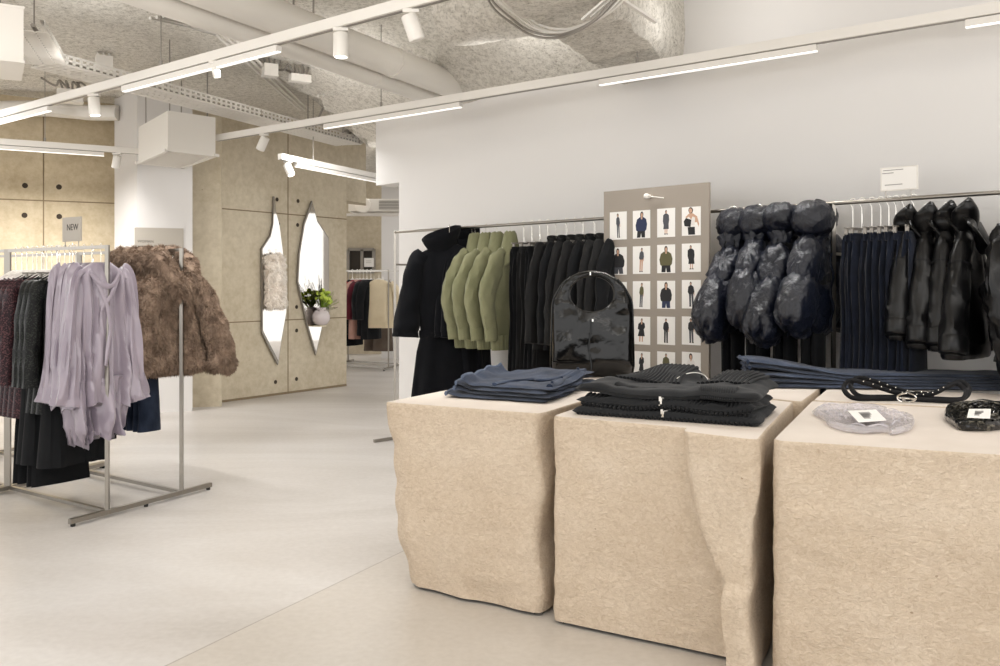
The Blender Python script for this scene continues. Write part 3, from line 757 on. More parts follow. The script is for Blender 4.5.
# long dark jeans laid over the back row
la = ['lowest of the dark jeans laid along the back blocks', 'dark jeans second from the bottom along the back blocks', 'dark jeans third from the bottom along the back blocks', 'dark jeans second from the top along the back blocks', 'topmost dark jeans laid along the back blocks']
for k in range(5):
    a = pz(752-k*1.5, 388.5, ZT_B); b = pz(1030, 392.5, ZT_B); u = (b-a); u.z = 0; n = V((-u.y, u.x, 0)).normalized()
    a = a+n*(.012*k); w = .30-.012*k
    qd = [xy(a), xy(a+u), xy(a+u+n*w), xy(a+n*w)]; th = .017; z0 = ZT_B+.001+k*.0125
    off = V((qd[0][0], qd[0][1], z0)); ql = [(p[0]-off.x, p[1]-off.y) for p in qd]
    o = thing('long_jeans', la[k], 'jeans', off, 0, 'dark jeans along the back blocks')
    zf = lambda uu, v, k=k: k*.0145*sst(.42, .0, uu)*(1+.25*nz(uu*6, v*3, k))+.004*nz(uu*9, v*4, k+4)
    m = MB(); P = soft_slab(m, ql, 0, th, 40.+k, 60, 14, wav=.004, zfun=zf, wob=.012, edge=.03); m.build('trouser_leg', 'denim' if k % 2 else 'denim_wash', o)
    m = MB(); m.tube([V((*P(.012, i/12).xy, th*.5+zf(.012, i/12))) for i in range(13)], (.007, .010), 8, ref=V((0, 0, 1))); m.build('hem', 'denim', o)
# looped belts
def belt(label, c, L, hgt, yaw, seed):
    o = thing('looped_belt', label, 'belt', c, yaw, 'looped black belts')
    pl = [(-.05, 0, .02), (-.5, -.10, .012), (-.88, -.06, .03), (-1., .12, .55), (-.86, .30, 1.), (-.6, .25, .85), (-.1, .05, .35), (.35, .0, .25), (.72, .1, .8), (.92, .2, .95), (1., .05, .5), (.84, -.12, .03), (.4, -.14, .012), (0, -.04, .03)]
    pl = path([(x*L, y*.22, .012+z*hgt) for x, y, z in pl], 8)
    rings = []
    m = MB(); m.tube(pl, (.010, .003), 8, ref=V((0, 1, .2))); m.build('strap', 'belt_leather', o)
    m = MB(); r = random.Random(seed)
    for i in range(11):
        p = pl[int((.38+.24*i/11)*len(pl))]; m.ball((p[0], p[1]-.004, p[2]+.006), .0032, 8, 6)
    m.build('stud', 'chrome', o)
    m = MB(); m.tube([(.035*math.cos(t*PI/8), -.03+.004*math.sin(t), .02+.018*math.sin(t*PI/8)) for t in range(17)], .0035, 6); m.cyl((-.035, -.03, .02), (.03, -.032, .016), .003, 6); m.build('buckle', 'chrome', o)
c = pz(910, 402, ZT_B); belt('looped black studded belt lying in front on the stone', c+V((-.02, .0, 0)), .225, .062, -.20, 1)
belt('looped black studded belt lying behind the front one', c+V((.025, .055, 0)), .22, .066, -.24, 2)
# scalloped resin pieces with tags
def scallop(name, label, pts, mat, tagp, th, cat):
    w = [pz(x, y, ZT_B+.001) for x, y in pts]; o = thing(name, label, cat, w[0], 0)
    P2 = path([xy(p-w[0]) for p in w+[w[0]]], 8)[:-1]; ctr = (sum(p[0] for p in P2)/len(P2), sum(p[1] for p in P2)/len(P2))
    rings = []
    for s, z in ((.96, 0), (1., th*.3), (1., th*.7), (.96, th), (.88, th*1.02), (.80, th*.7), (.5, th*.65), (.1, th*.65)):
        rings.append([(ctr[0]+(x-ctr[0])*s, ctr[1]+(y-ctr[1])*s, z+.003*nz(x*30, y*30, s*4)) for x, y in P2])
    m = MB(); m.loft(rings); m.build('scalloped_body', mat, o)
    m = MB(); r = random.Random(len(label))
    for i in range(46):
        k = r.randrange(len(P2)); s = r.uniform(.35, .93); p = P2[k]; q = P2[(k+r.randrange(4, 9)) % len(P2)]
        a = (ctr[0]+(p[0]-ctr[0])*s, ctr[1]+(p[1]-ctr[1])*s); b = (ctr[0]+(q[0]-ctr[0])*s, ctr[1]+(q[1]-ctr[1])*s)
        z = th*.9 if s < .85 else th
        m.tube(path([(a[0], a[1], z), ((a[0]+b[0])/2, (a[1]+b[1])/2, z+.006), (b[0], b[1], z)], 3), .0028, 6, ref=V((0, 0, 1)))
    m.build('ripple_pattern', mat, o)['kind'] = 'stuff'
    tp = [pz(x, y, ZT_B+th+.012)-w[0] for x, y in tagp]; m = MB(); m.slab(tp, (0, 0, 1), .0015); t_ = m.build('price_tag', 'paper', o, smooth=False)
    c = sum(tp, V())/4; u = (tp[1]-tp[0]); v = (tp[3]-tp[0]); m = MB()
    for i in range(3): m.slab([c+u*(a-.12)+v*(b*.12+.16*(i-1)) for a, b in ((-.08, -1), (.3-.08*i, -1), (.3-.08*i, 1), (-.08, 1))], (0, 0, 1), .0022)
    m.build('tag_print', 'pale_ink', t_, smooth=False)
scallop('clear_pouch', 'clear scalloped pouch with a white tag on the large stone block',
        [(812.4, 415.6), (820, 410.5), (836, 409.2), (862.6, 408.3), (885, 411.8), (890.5, 416.2), (910, 418.7), (914.5, 425), (910, 432), (893, 436), (887, 433.8), (856.5, 434.3), (830, 428), (823, 420.8)],
        'clear_resin', [(848, 411), (876, 410), (886.5, 420.5), (858.5, 422.5)], .022, 'pouch')
scallop('black_pouch', 'black marbled scalloped pouch with a white tag at the picture edge',
        [(944.5, 421), (946, 413.5), (956, 409.2), (978, 408.3), (1004, 409), (1018, 413), (1020, 421), (1010, 428), (988, 431.5), (962, 431), (953, 427)],
        'black_resin', [(969, 409.3), (991, 409.3), (990, 418.7), (967, 417.7)], .030, 'pouch')
# patent bag
c = px(592, 377, 4.515); c.z = ZT_B+.001
o = thing('patent_bag', 'shiny black patent tote bag with a round handle opening', 'handbag', c, -.06)
W2, Hh, D2 = .206, .51, .075
def bag_w(z):            # half width of the outline
    pr = [(0, .196), (.06, .207), (.3, .202), (.37, .199), (.39, .194), (.46, .155), (.50, .115), (.522, .07), (.532, .02)]
    for (a, wa), (b, wb) in zip(pr, pr[1:]):
        if a <= z <= b: return lerp(wa, wb, (z-a)/(b-a))
    return .02
hc, hr = .415, .096       # handle hole
m = MB(); N = 96
outer = []
for i in range(N):        # outline sampled by angle around the hole centre
    th = 2*PI*i/N; dx, dz = math.cos(th), math.sin(th); lo, hi = 0., 1.
    for _ in range(26):
        t_ = (lo+hi)/2; x, z = dx*t_, hc+dz*t_
        inside = 0 <= z <= .532 and abs(x) <= bag_w(z)
        lo, hi = (t_, hi) if inside else (lo, t_)
    outer.append((dx*lo, hc+dz*lo))
def side(sgn):
    rows = []
    for k in range(15):
        f = k/14; row = []
        for i, (ox, oz) in enumerate(outer):
            th = 2*PI*i/N; ix, iz = hr*1.20*math.cos(th), hc+hr*math.sin(th)*.98
            x, z = lerp(ix, ox, f), lerp(iz, oz, f)
            full = clamp(1-z/.40); y = D2*(.25+.75*full**.6)*math.sqrt(clamp(1-f**5))
            if z > .38: y = D2*.25*math.sqrt(clamp(1-f**4))+.006
            wr = (.016*nz(x*7+sgn, z*9, 2)+.009*nz(x*15, z*22, 5+sgn))*math.sin(PI*clamp(f, 0, 1))*sst(.0, .12, abs(f))
            row.append((x, -sgn*(max(y, .006)+wr), z))
        rows.append(row)
    return rows
fr, bk = side(1), side(-1)
m.loft(bk[::-1]+fr, False, False)
# close the loop between inner rims
o0 = len(m.v); m.v += [tuple(p) for p in fr[0]]+[tuple(p) for p in bk[0]]
b_ = MB(); b_.v, b_.f, b_.mi = m.v, m.f, m.mi
m.build('bag_body', 'patent', o, angle=70)
m = MB(); m.tube([(hr*1.20*math.cos(2*PI*i/40), -.026, hc+hr*.98*math.sin(2*PI*i/40)) for i in range(41)], .006, 8); m.tube([(hr*1.20*math.cos(2*PI*i/40), .026, hc+hr*.98*math.sin(2*PI*i/40)) for i in range(41)], .006, 8); m.build('handle_rim', 'patent', o)
m = MB()
for s in (1, -1):
    pl = [(s*(bag_w(z)+.001), -.012, z) for z in np.linspace(.02, .49, 26)]; m.tube(pl, .0045, 6)
m.tube([(-.012+.006*math.sin(z*30), -.079+.03*z/.3, z) for z in np.linspace(.03, .29, 14)], .004, 6)
m.tube([(x, -.074, .085+.01*math.sin(x*14)) for x in np.linspace(-.195, -.02, 12)], .004, 6)
m.build('seam_piping', 'patent', o)
m = MB(); m.cyl((-.01, -.034, hc+hr*.99), (-.01, -.034, hc+hr+.015), .004, 8); m.box((.0, -.078, .287), (.007, .008, .012)); m.build('clasp', 'chrome', o)
# ------------------------------------------------------------------ hanging garments
# local frame of a hung garment: origin on the rail, +X along the shoulders, +Y the face that shows, Z up
def prof_at(prof, z):
    for a, b in zip(prof, prof[1:]):
        if b[0] <= z <= a[0]:
            t = (a[0]-z)/(a[0]-b[0]+1e-9); return [lerp(x, y, t) for x, y in zip(a[1:], b[1:])]
    return list(prof[-1][1:])
def torso(m, prof, n=56, nz_=44, fa=.012, ff=11, zf=1.3, seed=0., p=.75, f0=.12, hem=0., ribs=0, cx=None):
    """closed flattened body; prof [(z, half width, half thickness)] from the neck down; folds grow below depth f0"""
    ztop, zbot = prof[0][0], prof[-1][0]; rings = []
    for i in range(nz_+1):
        f = i/nz_; z = lerp(ztop, zbot, f**1.35)
        hw, ht = prof_at(prof, z); a = fa*sst(0, f0, ztop-z)*(.6+.8*f); ring = []
        ox = cx(z) if cx else 0.
        for j in range(n):
            th = 2*PI*j/n; c, s = math.cos(th), math.sin(th)
            x = hw*math.copysign(abs(c)**p, c); y = ht*math.copysign(abs(s)**p, s)
            d = a*(nz(x*ff+seed*9.1, (1 if s > 0 else -1)*1.7+seed, z*zf)+.5*nz(x*ff*2.3, s*2+seed*3, z*zf*2.2))
            if ribs: d += .0035*math.cos(ribs*th)
            zz = z+(hem*nz(x*9+seed, s*2, 4) if f > .9 else 0)*((f-.9)/.1 if f > .9 else 0)
            ring.append((x*(1+d*1.5)+ox, y+d*2*(s if abs(s) < .5 else math.copysign(1, s)), zz))
        rings.append(ring)
    return m.loft(rings)
def sleeve(m, pts, k=7, n=18, wr=.10, wf=1.6, seed=0., wz=9.):
    """pts: (x, y, z, ra, rb)"""
    P = path(pts, k); return m.tube([p[:3] for p in P], [(max(p[3], .004), max(p[4], .004)) for p in P], n, wr=wr, wf=wf, seed=seed, wz=wz)
RAISE = .07       # the hook reaches this far above the garment's origin
def hook_pts(low): return [(0, .016*math.sin(t), RAISE+.002+.016*math.cos(t)) for t in np.linspace(-2.4, 1.6, 14)][::-1]+[(0, .0, RAISE-.03), (0, 0, low)]
def hanger_mesh(mat='white_plastic', w=.20, name='hanger', drop=.055):
    """hook over the rail and a sloping shoulder bar"""
    m = MB(); m.tube(hook_pts(-drop+.01), .0022, 6, ref=V((1, 0, 0)))
    hook = m.mesh('hanger_hook', 'chrome')
    m = MB(); m.tube(path([(-w, 0, -drop-.085), (-w*.5, 0, -drop-.03), (0, 0, -drop+.004), (w*.5, 0, -drop-.03), (w, 0, -drop-.085)], 5), (.010, .006), 8)
    return (name, m.mesh(name, mat), [('hanger_hook', hook)])
def clip_hanger(w=.12):
    m = MB(); m.tube(hook_pts(-.06), .0022, 6, ref=V((1, 0, 0)))
    hook = m.mesh('hanger_hook', 'chrome')
    m = MB(); m.cyl((-w, 0, -.062), (w, 0, -.062), .004, 8)
    for s in (-.8, .8): m.box((w*s, 0, -.078), (.010, .016, .030))
    return ('clip_hanger', m.mesh('clip_hanger', 'grey_metal'), [('hanger_hook', hook)])
HW = hanger_mesh('white_plastic', .15); HB = hanger_mesh('wood_hanger', .12); HC = clip_hanger(); HN = hanger_mesh('wood_hanger', .05)
HS = hanger_mesh('white_plastic', .15)
def ring_path(rx, ry, z, n=24, tilt=0., tx=0.): return [(rx*math.cos(2*PI*i/n), ry*math.sin(2*PI*i/n), z+tilt*math.sin(2*PI*i/n)+tx*math.cos(2*PI*i/n)) for i in range(n+1)]

def long_coat(seed, full):
    P = []
    m = MB(); torso(m, [(-.05, .06, .05), (-.075, .13, .06), (-.11, .20, .075), (-.2, .225, .085), (-.55, .215, .08), (-.68, .20, .072), (-.8, .23, .085), (-1.21, .275, .10)], fa=.014, seed=seed, ff=9)
    P.append(('coat_body', m.mesh('coat_body', 'black_wool')))
    for s in (1, -1):
        m = MB(); sleeve(m, [(s*.17, 0, -.12, .06, .07), (s*.225, 0, -.2, .075, .085), (s*.27, .01, -.42, .082, .085), (s*.30, .03, -.62, .09, .09), (s*.305, .035, -.70, .092, .09)], seed=seed+s)
        P.append(('sleeve', m.mesh('sleeve', 'black_wool')))
    m = MB(); pl = [(x+.05, y, z) for x, y, z in ring_path(.125, .10, -.01, tilt=-.03, tx=-.045)]
    rings = []
    for k, (sx, dz) in enumerate(((.55, -.09), (.8, -.05), (1.02, .0), (1.12, .03), (1.1, .045), (1.0, .035), (.88, .0), (.7, -.05), (.4, -.07))):
        rings.append([(x*sx, y*sx, z+dz+.006*nz(x*20+seed, y*20, k)) for x, y, z in pl[:-1]])
    m.loft(rings, False, True); P.append(('funnel_collar', m.mesh('funnel_collar', 'black_wool')))
    if full:
        m = MB(); torso(m, [(-.655, .212, .084), (-.68, .214, .087), (-.705, .212, .084)], nz_=6, fa=.004, seed=seed)
        m.tube(path([(-.06, .095, -.68), (-.10, .11, -.74), (-.12, .115, -.95), (-.115, .12, -1.05)], 6), (.024, .006), 8, ref=V((0, 1, 0)))
        m.ball((-.05, .095, -.68), (.035, .022, .03), 12, 8); P.append(('tie_belt', m.mesh('tie_belt', 'black_wool')))
        m = MB()
        for x0, x1 in ((.02, .05), (-.06, -.02)): m.tube(path([(x0, .075, -.14), (x1, .098, -.35), (x1*.9, .092, -.63)], 6), (.004, .008), 6)
        P.append(('front_edge', m.mesh('front_edge', 'black_wool')))
    return P+[HB]
def green_jacket(seed):
    P = []; g = 'green_wool'
    m = MB(); torso(m, [(-.02, .05, .045), (-.08, .09, .06), (-.15, .13, .075), (-.22, .18, .085), (-.32, .215, .09), (-.5, .235, .09), (-.68, .225, .08)], fa=.014, seed=seed, ff=8)
    P.append(('jacket_body', m.mesh('jacket_body', g)))
    m = MB(); torso(m, [(-.67, .222, .078), (-.685, .23, .084), (-.76, .222, .08), (-.77, .215, .074)], n=140, nz_=10, fa=.006, seed=seed, ribs=60, f0=.001); P.append(('ribbed_hem', m.mesh('ribbed_hem', g)))
    for s in (1, -1):
        m = MB(); sleeve(m, [(s*.085, 0, -.12, .05, .06), (s*.15, 0, -.18, .075, .085), (s*.225, .005, -.28, .085, .095), (s*.285, .01, -.40, .083, .09), (s*.275, .02, -.52, .075, .078), (s*.25, .025, -.625, .062, .066)], seed=seed+s, wr=.13)
        sl = m.mesh('sleeve', g); m = MB(); m.tube([(s*.252, .025, -.615), (s*.25, .026, -.63), (s*.242, .028, -.70), (s*.242, .028, -.705)], [(.06, .064), (.068, .072), (.064, .068), (.058, .062)], 40, wr=.02, wf=9); P.append(('sleeve', sl, [('cuff', m.mesh('cuff', g))]))
    m = MB(); rings = []
    for k, (rx, ry, z) in enumerate(((.04, .04, .0), (.05, .055, .025), (.062, .072, .012), (.09, .10, -.04), (.125, .125, -.11), (.15, .135, -.165), (.146, .125, -.178), (.10, .1, -.13))):
        rings.append([(rx*math.cos(t), ry*math.sin(t)*(1.15 if math.sin(t) > 0 else 1), z-.045*sst(.2, 1, abs(math.cos(t)))*(k > 2)+.012*nz(math.cos(t)*3+seed, math.sin(t)*3, k*.5)) for t in np.linspace(0, 2*PI, 36, endpoint=False)])
    m.loft(rings); P.append(('cape_collar', m.mesh('cape_collar', g)))
    return P+[HW]
def suit_jacket(seed, mat='black_suit', L=.74):
    P = []
    m = MB(); torso(m, [(-.04, .055, .05), (-.075, .11, .06), (-.12, .165, .07), (-.18, .20, .075), (-.45, .20, .07), (-L, .24, .085)], fa=.012, seed=seed, ff=8)
    P.append(('jacket_body', m.mesh('jacket_body', mat)))
    for s in (1, -1):
        m = MB(); sleeve(m, [(s*.13, 0, -.10, .04, .06), (s*.18, 0, -.145, .058, .072), (s*.23, .0, -.32, .062, .075), (s*.26, .015, -.5, .056, .066), (s*.275, .03, -L+.04, .05, .058)], seed=seed+s*2, wr=.15)
        P.append(('sleeve', m.mesh('sleeve', mat)))
    m = MB(); m.tube(path([(-.01, .085, -.40), (.045, .07, -.2), (.072, .04, -.075), (.05, -.045, -.045), (-.05, -.045, -.045), (-.072, .04, -.075), (-.045, .07, -.2), (.01, .088, -.40)], 6), (.026, .010), 8, ref=V((0, 1, .3)))
    P.append(('lapel', m.mesh('lapel', mat)))
    return P+[HW]
def trousers(seed, mat, L=1.0, w0=.115, w1=.135, flare=0., clip=True, band=True):
    P = []
    for s in (1, -1):
        m = MB(); pts = [(0, s*.010, -.10, w0*.95, .012), (0, s*.014, -.16, w0, .020), (.004*s, s*.018, -.30, w1, .024), (0, s*.017, -.55, w1*.88, .02), (0, s*.018, -.8, w1*.9+flare*.5, .02), (0, s*.018, -L, w1*.95+flare, .02)]
        Pp = path(pts, 7); m.tube([q[:3] for q in Pp], [(q[3], q[4]) for q in Pp], 22, ref=V((0, 1, 0)), wr=.06, wf=2.2, seed=seed+s, wz=5)
        P.append(('trouser_leg', m.mesh('trouser_leg', mat)))
    m = MB(); Pp = [(0, 0, -.085), (0, 0, -.088), (0, 0, -.125), (0, 0, -.128)]; m.tube(Pp, [(w0*.9, .018), (w0*.97, .024), (w0*.97, .024), (w0*.9, .018)], 22, ref=V((0, 1, 0))); P.append(('waistband', m.mesh('waistband', mat)))
    return P+[HC]
def pillow(m, c, r, tilt=0., seed=0., wr=.10, q=.82, nu=36, nv=24):
    """down-filled pillow: a boxy ellipsoid with creases running in from its seams"""
    c = V(c); rings = []; R = Matrix.Rotation(tilt, 3, 'Y')
    for i in range(1, nv):
        ph = PI*i/nv; ring = []; cz = math.cos(ph); cz = math.copysign(abs(cz)**q, cz); sp = math.sin(ph)**q
        for j in range(nu):
            th = 2*PI*j/nu; cx, cy = math.cos(th), math.sin(th); cx = math.copysign(abs(cx)**q, cx); cy = math.copysign(abs(cy)**.95, cy)
            edge = sst(.45, 1., abs(cz)) + .4*sst(.7, 1, abs(cx))
            cr = (1-2*abs(nz(th*2.6+seed*3, seed*1.7, cz*.7)))*wr*.55*edge + (1-2*abs(nz(cx*2+seed, cy*2-seed, cz*2+seed*2)))*wr*.5 + .3*wr*nz(cx*6+seed, cy*6, cz*6)
            d = V((sp*cx*r[0], sp*cy*r[1], cz*r[2]))*(1+cr); ring.append(c+R@d)
        rings.append(ring)
    m.loft(rings[::-1])
def puffer(seed):
    P = []; g = 'puffer_nylon'; r = random.Random(int(seed*31)); J = lambda a: r.uniform(-a, a)
    m = MB(); pillow(m, (0, 0, -.25), (.13, .09, .12), 0, seed, .12); pillow(m, (0, 0, -.43), (.20, .115, .14), 0, seed+2, .14); P.append(('jacket_body', m.mesh('jacket_body', g, angle=80)))
    m = MB(); pillow(m, (.01+J(.02), .02, .012), (.125+J(.015), .12, .078+J(.008)), J(.3), seed+3, .17); m.tube(path([(.0, 0, -.03), (.03, .01, -.09), (.02, 0, -.17)], 5), [(.08, .085)]*5+[(.065, .07)]*5+[(.085, .085)], 24, wr=.2, wf=3, seed=seed); P.append(('puffed_collar', m.mesh('puffed_collar', g, angle=80)))
    for s in (1, -1):
        t1, t2 = .95+J(.25), -.45+J(.35); dz = J(.03); L = .12+J(.02)
        m = MB(); pillow(m, (s*(.155+J(.02)), .03, -.235+dz), (.14, .085+J(.01), .075), s*t1, seed+s*4, .22, .68); sl = m.mesh('puffed_sleeve', g, angle=80)
        m = MB(); pillow(m, (s*(.285+J(.02)), .05+J(.02), -.425+dz), (.115, .095+J(.012), L+.02), s*t2, seed+s*7+1, .22, .66); lo = m.mesh('forearm', g, angle=80)
        m = MB(); m.tube([(s*.24, .05, -.53+dz), (s*.22, .05, -.58+dz)], [(.05, .05), (.045, .045)], 18); P.append(('puffed_sleeve', sl, [('forearm', lo), ('cuff', m.mesh('cuff', g))]))
    m = MB(); m.tube([(.02, .125+.01*math.sin(z*40), z) for z in np.linspace(-.55, -.16, 16)], (.012, .006), 6); P.append(('front_placket', m.mesh('front_placket', g)))
    return P+[HN]
def leather_coat(seed):
    P = []; g = 'leather'
    m = MB(); torso(m, [(-.03, .05, .05), (-.10, .085, .06), (-.2, .13, .07), (-.35, .18, .082), (-.5, .215, .092), (-.62, .24, .10)], fa=.014, seed=seed, ff=7); P.append(('jacket_body', m.mesh('jacket_body', g)))
    m = MB(); torso(m, [(-.61, .237, .10), (-.62, .248, .108), (-.685, .245, .106), (-.692, .235, .098)], nz_=8, fa=.012, seed=seed, ff=7, f0=.001); P.append(('hem_band', m.mesh('hem_band', g)))
    for s in (1, -1):
        m = MB(); sleeve(m, [(s*.05, .01, -.09, .045, .05), (s*.095, .01, -.17, .062, .068), (s*.15, .015, -.30, .074, .08), (s*.205, .02, -.46, .082, .088), (s*.245, .025, -.59, .088, .09)], seed=seed+s, wr=.10, wf=2)
        sl = m.mesh('sleeve', g); sub = []
        m = MB(); m.tube([(s*.243, .025, -.58), (s*.246, .025, -.59), (s*.262, .028, -.655), (s*.263, .028, -.66)], [(.088, .09), (.095, .097), (.092, .094), (.084, .086)], 24); sub.append(('cuff', m.mesh('cuff', g)))
        m = MB(); m.tube([(s*.125, .0125, -.243), (s*.128, .013, -.25)], [(.078, .084), (.078, .084)], 24, cap=False); sub.append(('sleeve_seam', m.mesh('sleeve_seam', 'belt_leather')))
        P.append(('sleeve', sl, sub))
    m = MB(); rings = []
    H = [(-.14, .0, .06, .06, 0), (-.09, .0, .055, .06, .01), (-.04, .005, .075, .085, .03), (.01, .02, .08, .09, .05), (.045, .045, .06, .065, .07), (.075, .06, .022, .025, .075)]
    for k, (z, y0, rx, ry, w) in enumerate(path(H, 5)):
        rings.append([(w+rx*math.cos(t)*(1+.22*nz(math.cos(t)*2+seed, math.sin(t)*2, k*.3)), y0+ry*math.sin(t), z+.02*math.cos(t)) for t in np.linspace(0, 2*PI, 24, endpoint=False)])
    m.loft(rings); P.append(('hood', m.mesh('hood', g)))
    m = MB(); m.tube(path([(.08, .05, .0), (.10, .10, -.06), (.06, .125, -.13), (-.01, .12, -.17), (-.06, .10, -.10), (-.08, .04, -.02)], 6), (.038, .014), 10, ref=V((0, 0, 1)), wr=.15); P.append(('wide_collar', m.mesh('wide_collar', g)))
    return P+[HB]
def biker(seed):
    P = []; g = 'leather'
    m = MB(); torso(m, [(-.10, .05, .05), (-.14, .12, .07), (-.2, .2, .09), (-.4, .235, .11), (-.62, .24, .10), (-.72, .18, .07)], fa=.03, seed=seed, ff=8, zf=7); P.append(('jacket_body', m.mesh('jacket_body', g)))
    for s in (1, -1):
        m = MB(); sleeve(m, [(s*.13, 0, -.16, .05, .06), (s*.21, 0, -.24, .08, .08), (s*.27, .01, -.42, .085, .08), (s*.27, .04, -.6, .07, .07), (s*.24, .06, -.78, .06, .06)], seed=seed+s, wr=.2, wz=14); P.append(('sleeve', m.mesh('sleeve', g)))
    m = MB(); m.tube(path([(.10, .06, -.02), (.12, .1, -.10), (.09, .13, -.2), (.03, .14, -.3), (.10, .14, -.36)], 6), (.04, .012), 8, wr=.2); m.tube(path([(-.02, .05, .0), (-.05, .1, -.1), (-.02, .12, -.22)], 6), (.045, .012), 8, wr=.2); P.append(('gathered_collar', m.mesh('gathered_collar', g)))
    m = MB()
    for q in ([(.24, .07, -.24), (.16, .12, -.30), (.10, .14, -.36), (.02, .13, -.40)], [(.10, .13, -.44), (.0, .14, -.52), (.08, .14, -.6), (.16, .13, -.66)], [(.2, .1, -.5), (.1, .13, -.56), (.12, .13, -.70)], [(-.1, .1, -.3), (.0, .13, -.4), (-.06, .13, -.5)]):
        m.tube(path(q, 6), .0045, 6)
    P.append(('zip_line', m.mesh('zip_line', 'white_metal')))
    m = MB(); m.tube(path([(.1, .12, -.68), (.02, .15, -.74), (-.1, .12, -.72), (.05, .14, -.80), (.2, .10, -.76)], 6), (.018, .005), 8, wr=.1); m.tube(path([(.18, .08, -.66), (.22, .1, -.78), (.2, .11, -.9)], 5), (.02, .005), 8); P.append(('hanging_belt', m.mesh('hanging_belt', 'belt_leather')))
    return P+[HC]
def satin_blouse(seed):
    P = []; g = 'lilac_satin'
    m = MB(); torso(m, [(-.07, .07, .05), (-.10, .14, .06), (-.13, .185, .07), (-.25, .195, .075), (-.45, .20, .08), (-.62, .25, .10), (-.80, .285, .11)], n=90, fa=.05, seed=seed, ff=13, zf=1.4, hem=.06); P.append(('blouse_body', m.mesh('blouse_body', g, angle=75)))
    m = MB(); torso(m, [(-.66, .21, .07), (-.80, .23, .08), (-.93, .20, .10), (-.985, .15, .08)], n=100, nz_=24, fa=.055, seed=seed+5, ff=15, zf=3, f0=.02, hem=.09); P.append(('ruffled_hem', m.mesh('ruffled_hem', g, angle=75)))
    for s in (1, -1):
        m = MB(); sleeve(m, [(s*.15, 0, -.12, .045, .055), (s*.195, 0, -.16, .06, .065), (s*.225, .0, -.35, .065, .065), (s*.25, .01, -.55, .075, .07), (s*.27, .015, -.72, .09, .08), (s*.28, .02, -.80, .115, .09)], n=28, seed=seed+s, wr=.34, wf=2.8, wz=3); P.append(('flared_sleeve', m.mesh('flared_sleeve', g, angle=75)))
    m = MB()
    for q in ([(-.12, .07, -.13), (-.04, .10, -.19), (.05, .10, -.18), (.12, .07, -.12)], [(-.11, .07, -.15), (-.03, .11, -.24), (.04, .10, -.32), (.03, .10, -.45)], [(.10, .07, -.14), (.02, .11, -.26), (-.02, .115, -.40), (.02, .12, -.60)]):
        m.tube(path(q, 7), (.013, .007), 10, ref=V((0, 1, 0)), wr=.3, wf=2, seed=seed)
    P.append(('draped_scarf', m.mesh('draped_scarf', g, angle=75)))
    return P+[HW]
def slim_dress(seed, mat, L=.86, w=.17, sl=True):
    P = []
    m = MB(); torso(m, [(-.07, .06, .03), (-.10, .12, .035), (-.13, w, .04), (-.3, w, .045), (-.5, w*.95, .045), (-L, w*1.15, .055)], n=60, fa=.016, seed=seed, ff=13); P.append(('dress_body', m.mesh('dress_body', mat)))
    if sl:
        for s in (1, -1):
            m = MB(); sleeve(m, [(s*w*.8, 0, -.12, .035, .035), (s*(w+.015), 0, -.17, .045, .04), (s*(w+.04), 0, -.4, .045, .04), (s*(w+.055), .01, -.66, .045, .038)], seed=seed+s, wr=.14); P.append(('sleeve', m.mesh('sleeve', mat)))
    m = MB(); m.tube(ring_path(.07, .035, -.085, 20), .008, 8, ref=V((0, 0, 1))); P.append(('neckline', m.mesh('neckline', mat)))
    return P+[HS]
def fur_blades(m, n, L, rnd, down=.55, w=.006):
    """guard hairs: short tapering blades rooted on the faces built so far"""
    fs = [(f, [V(m.v[i]) for i in f]) for f in m.f if len(f) <= 4]
    ar = [((p[1]-p[0]).cross(p[2]-p[0])).length+(((p[2]-p[0]).cross(p[3]-p[0])).length if len(p) > 3 else 0) for f, p in fs]
    pick = rnd.choices(range(len(fs)), ar, k=n); vs, tris = [], []
    for i in pick:
        p = fs[i][1]; a, b = rnd.random(), rnd.random(); q = p[0].lerp(p[1], a).lerp((p[3] if len(p) > 3 else p[2]).lerp(p[2], a), b)
        nr = (p[2]-p[0]).cross(p[3]-p[1] if len(p) > 3 else p[1]-p[0]); 
        if nr.length < 1e-9: continue
        nr.normalize(); d = nr*(.7)+V((rnd.uniform(-.5, .5), rnd.uniform(-.5, .5), -down+rnd.uniform(-.3, .3))); cl = V((nz(q.x*22, q.y*22, q.z*22), nz(q.x*22+9, q.y*22, q.z*22), nz(q.x*22, q.y*22+9, q.z*22)))
        d = (d+cl*1.1).normalized(); ll = L*rnd.uniform(.6, 1.15); sd = d.cross(V((rnd.uniform(-1, 1), rnd.uniform(-1, 1), rnd.uniform(-1, 1)))).normalized()*w*.5
        o = len(vs); mid = q+d*ll*.55+V((0, 0, -ll*.06)); tip = q+d*ll+V((0, 0, -ll*.22))
        vs += [q-sd-nr*.004, q+sd-nr*.004, mid+sd*.7, mid-sd*.7, tip]; tris += [(o, o+1, o+2, o+3), (o+3, o+2, o+4)]
    m.add(vs, tris)
def fix_normals(m):
    """outward winding before blades are rooted (lofts here wind one way; flip if pointing in)"""
    c = sum((V(p) for p in m.v), V())/len(m.v); sgn = 0
    for f in m.f[::7]:
        p = [V(m.v[i]) for i in f[:4]]; n = (p[2]-p[0]).cross(p[-1]-p[1]); ce = sum(p, V())/len(p); sgn += n.dot(V((ce.x-c.x, ce.y-c.y, 0)))
    if sgn < 0: m.f = [tuple(reversed(f)) for f in m.f]
def fur_part(name, fn, mat, n, L, rnd):
    m = MB(); fn(m); fix_normals(m); fur_blades(m, n, L, rnd); return m.mesh(name, mat, angle=180)
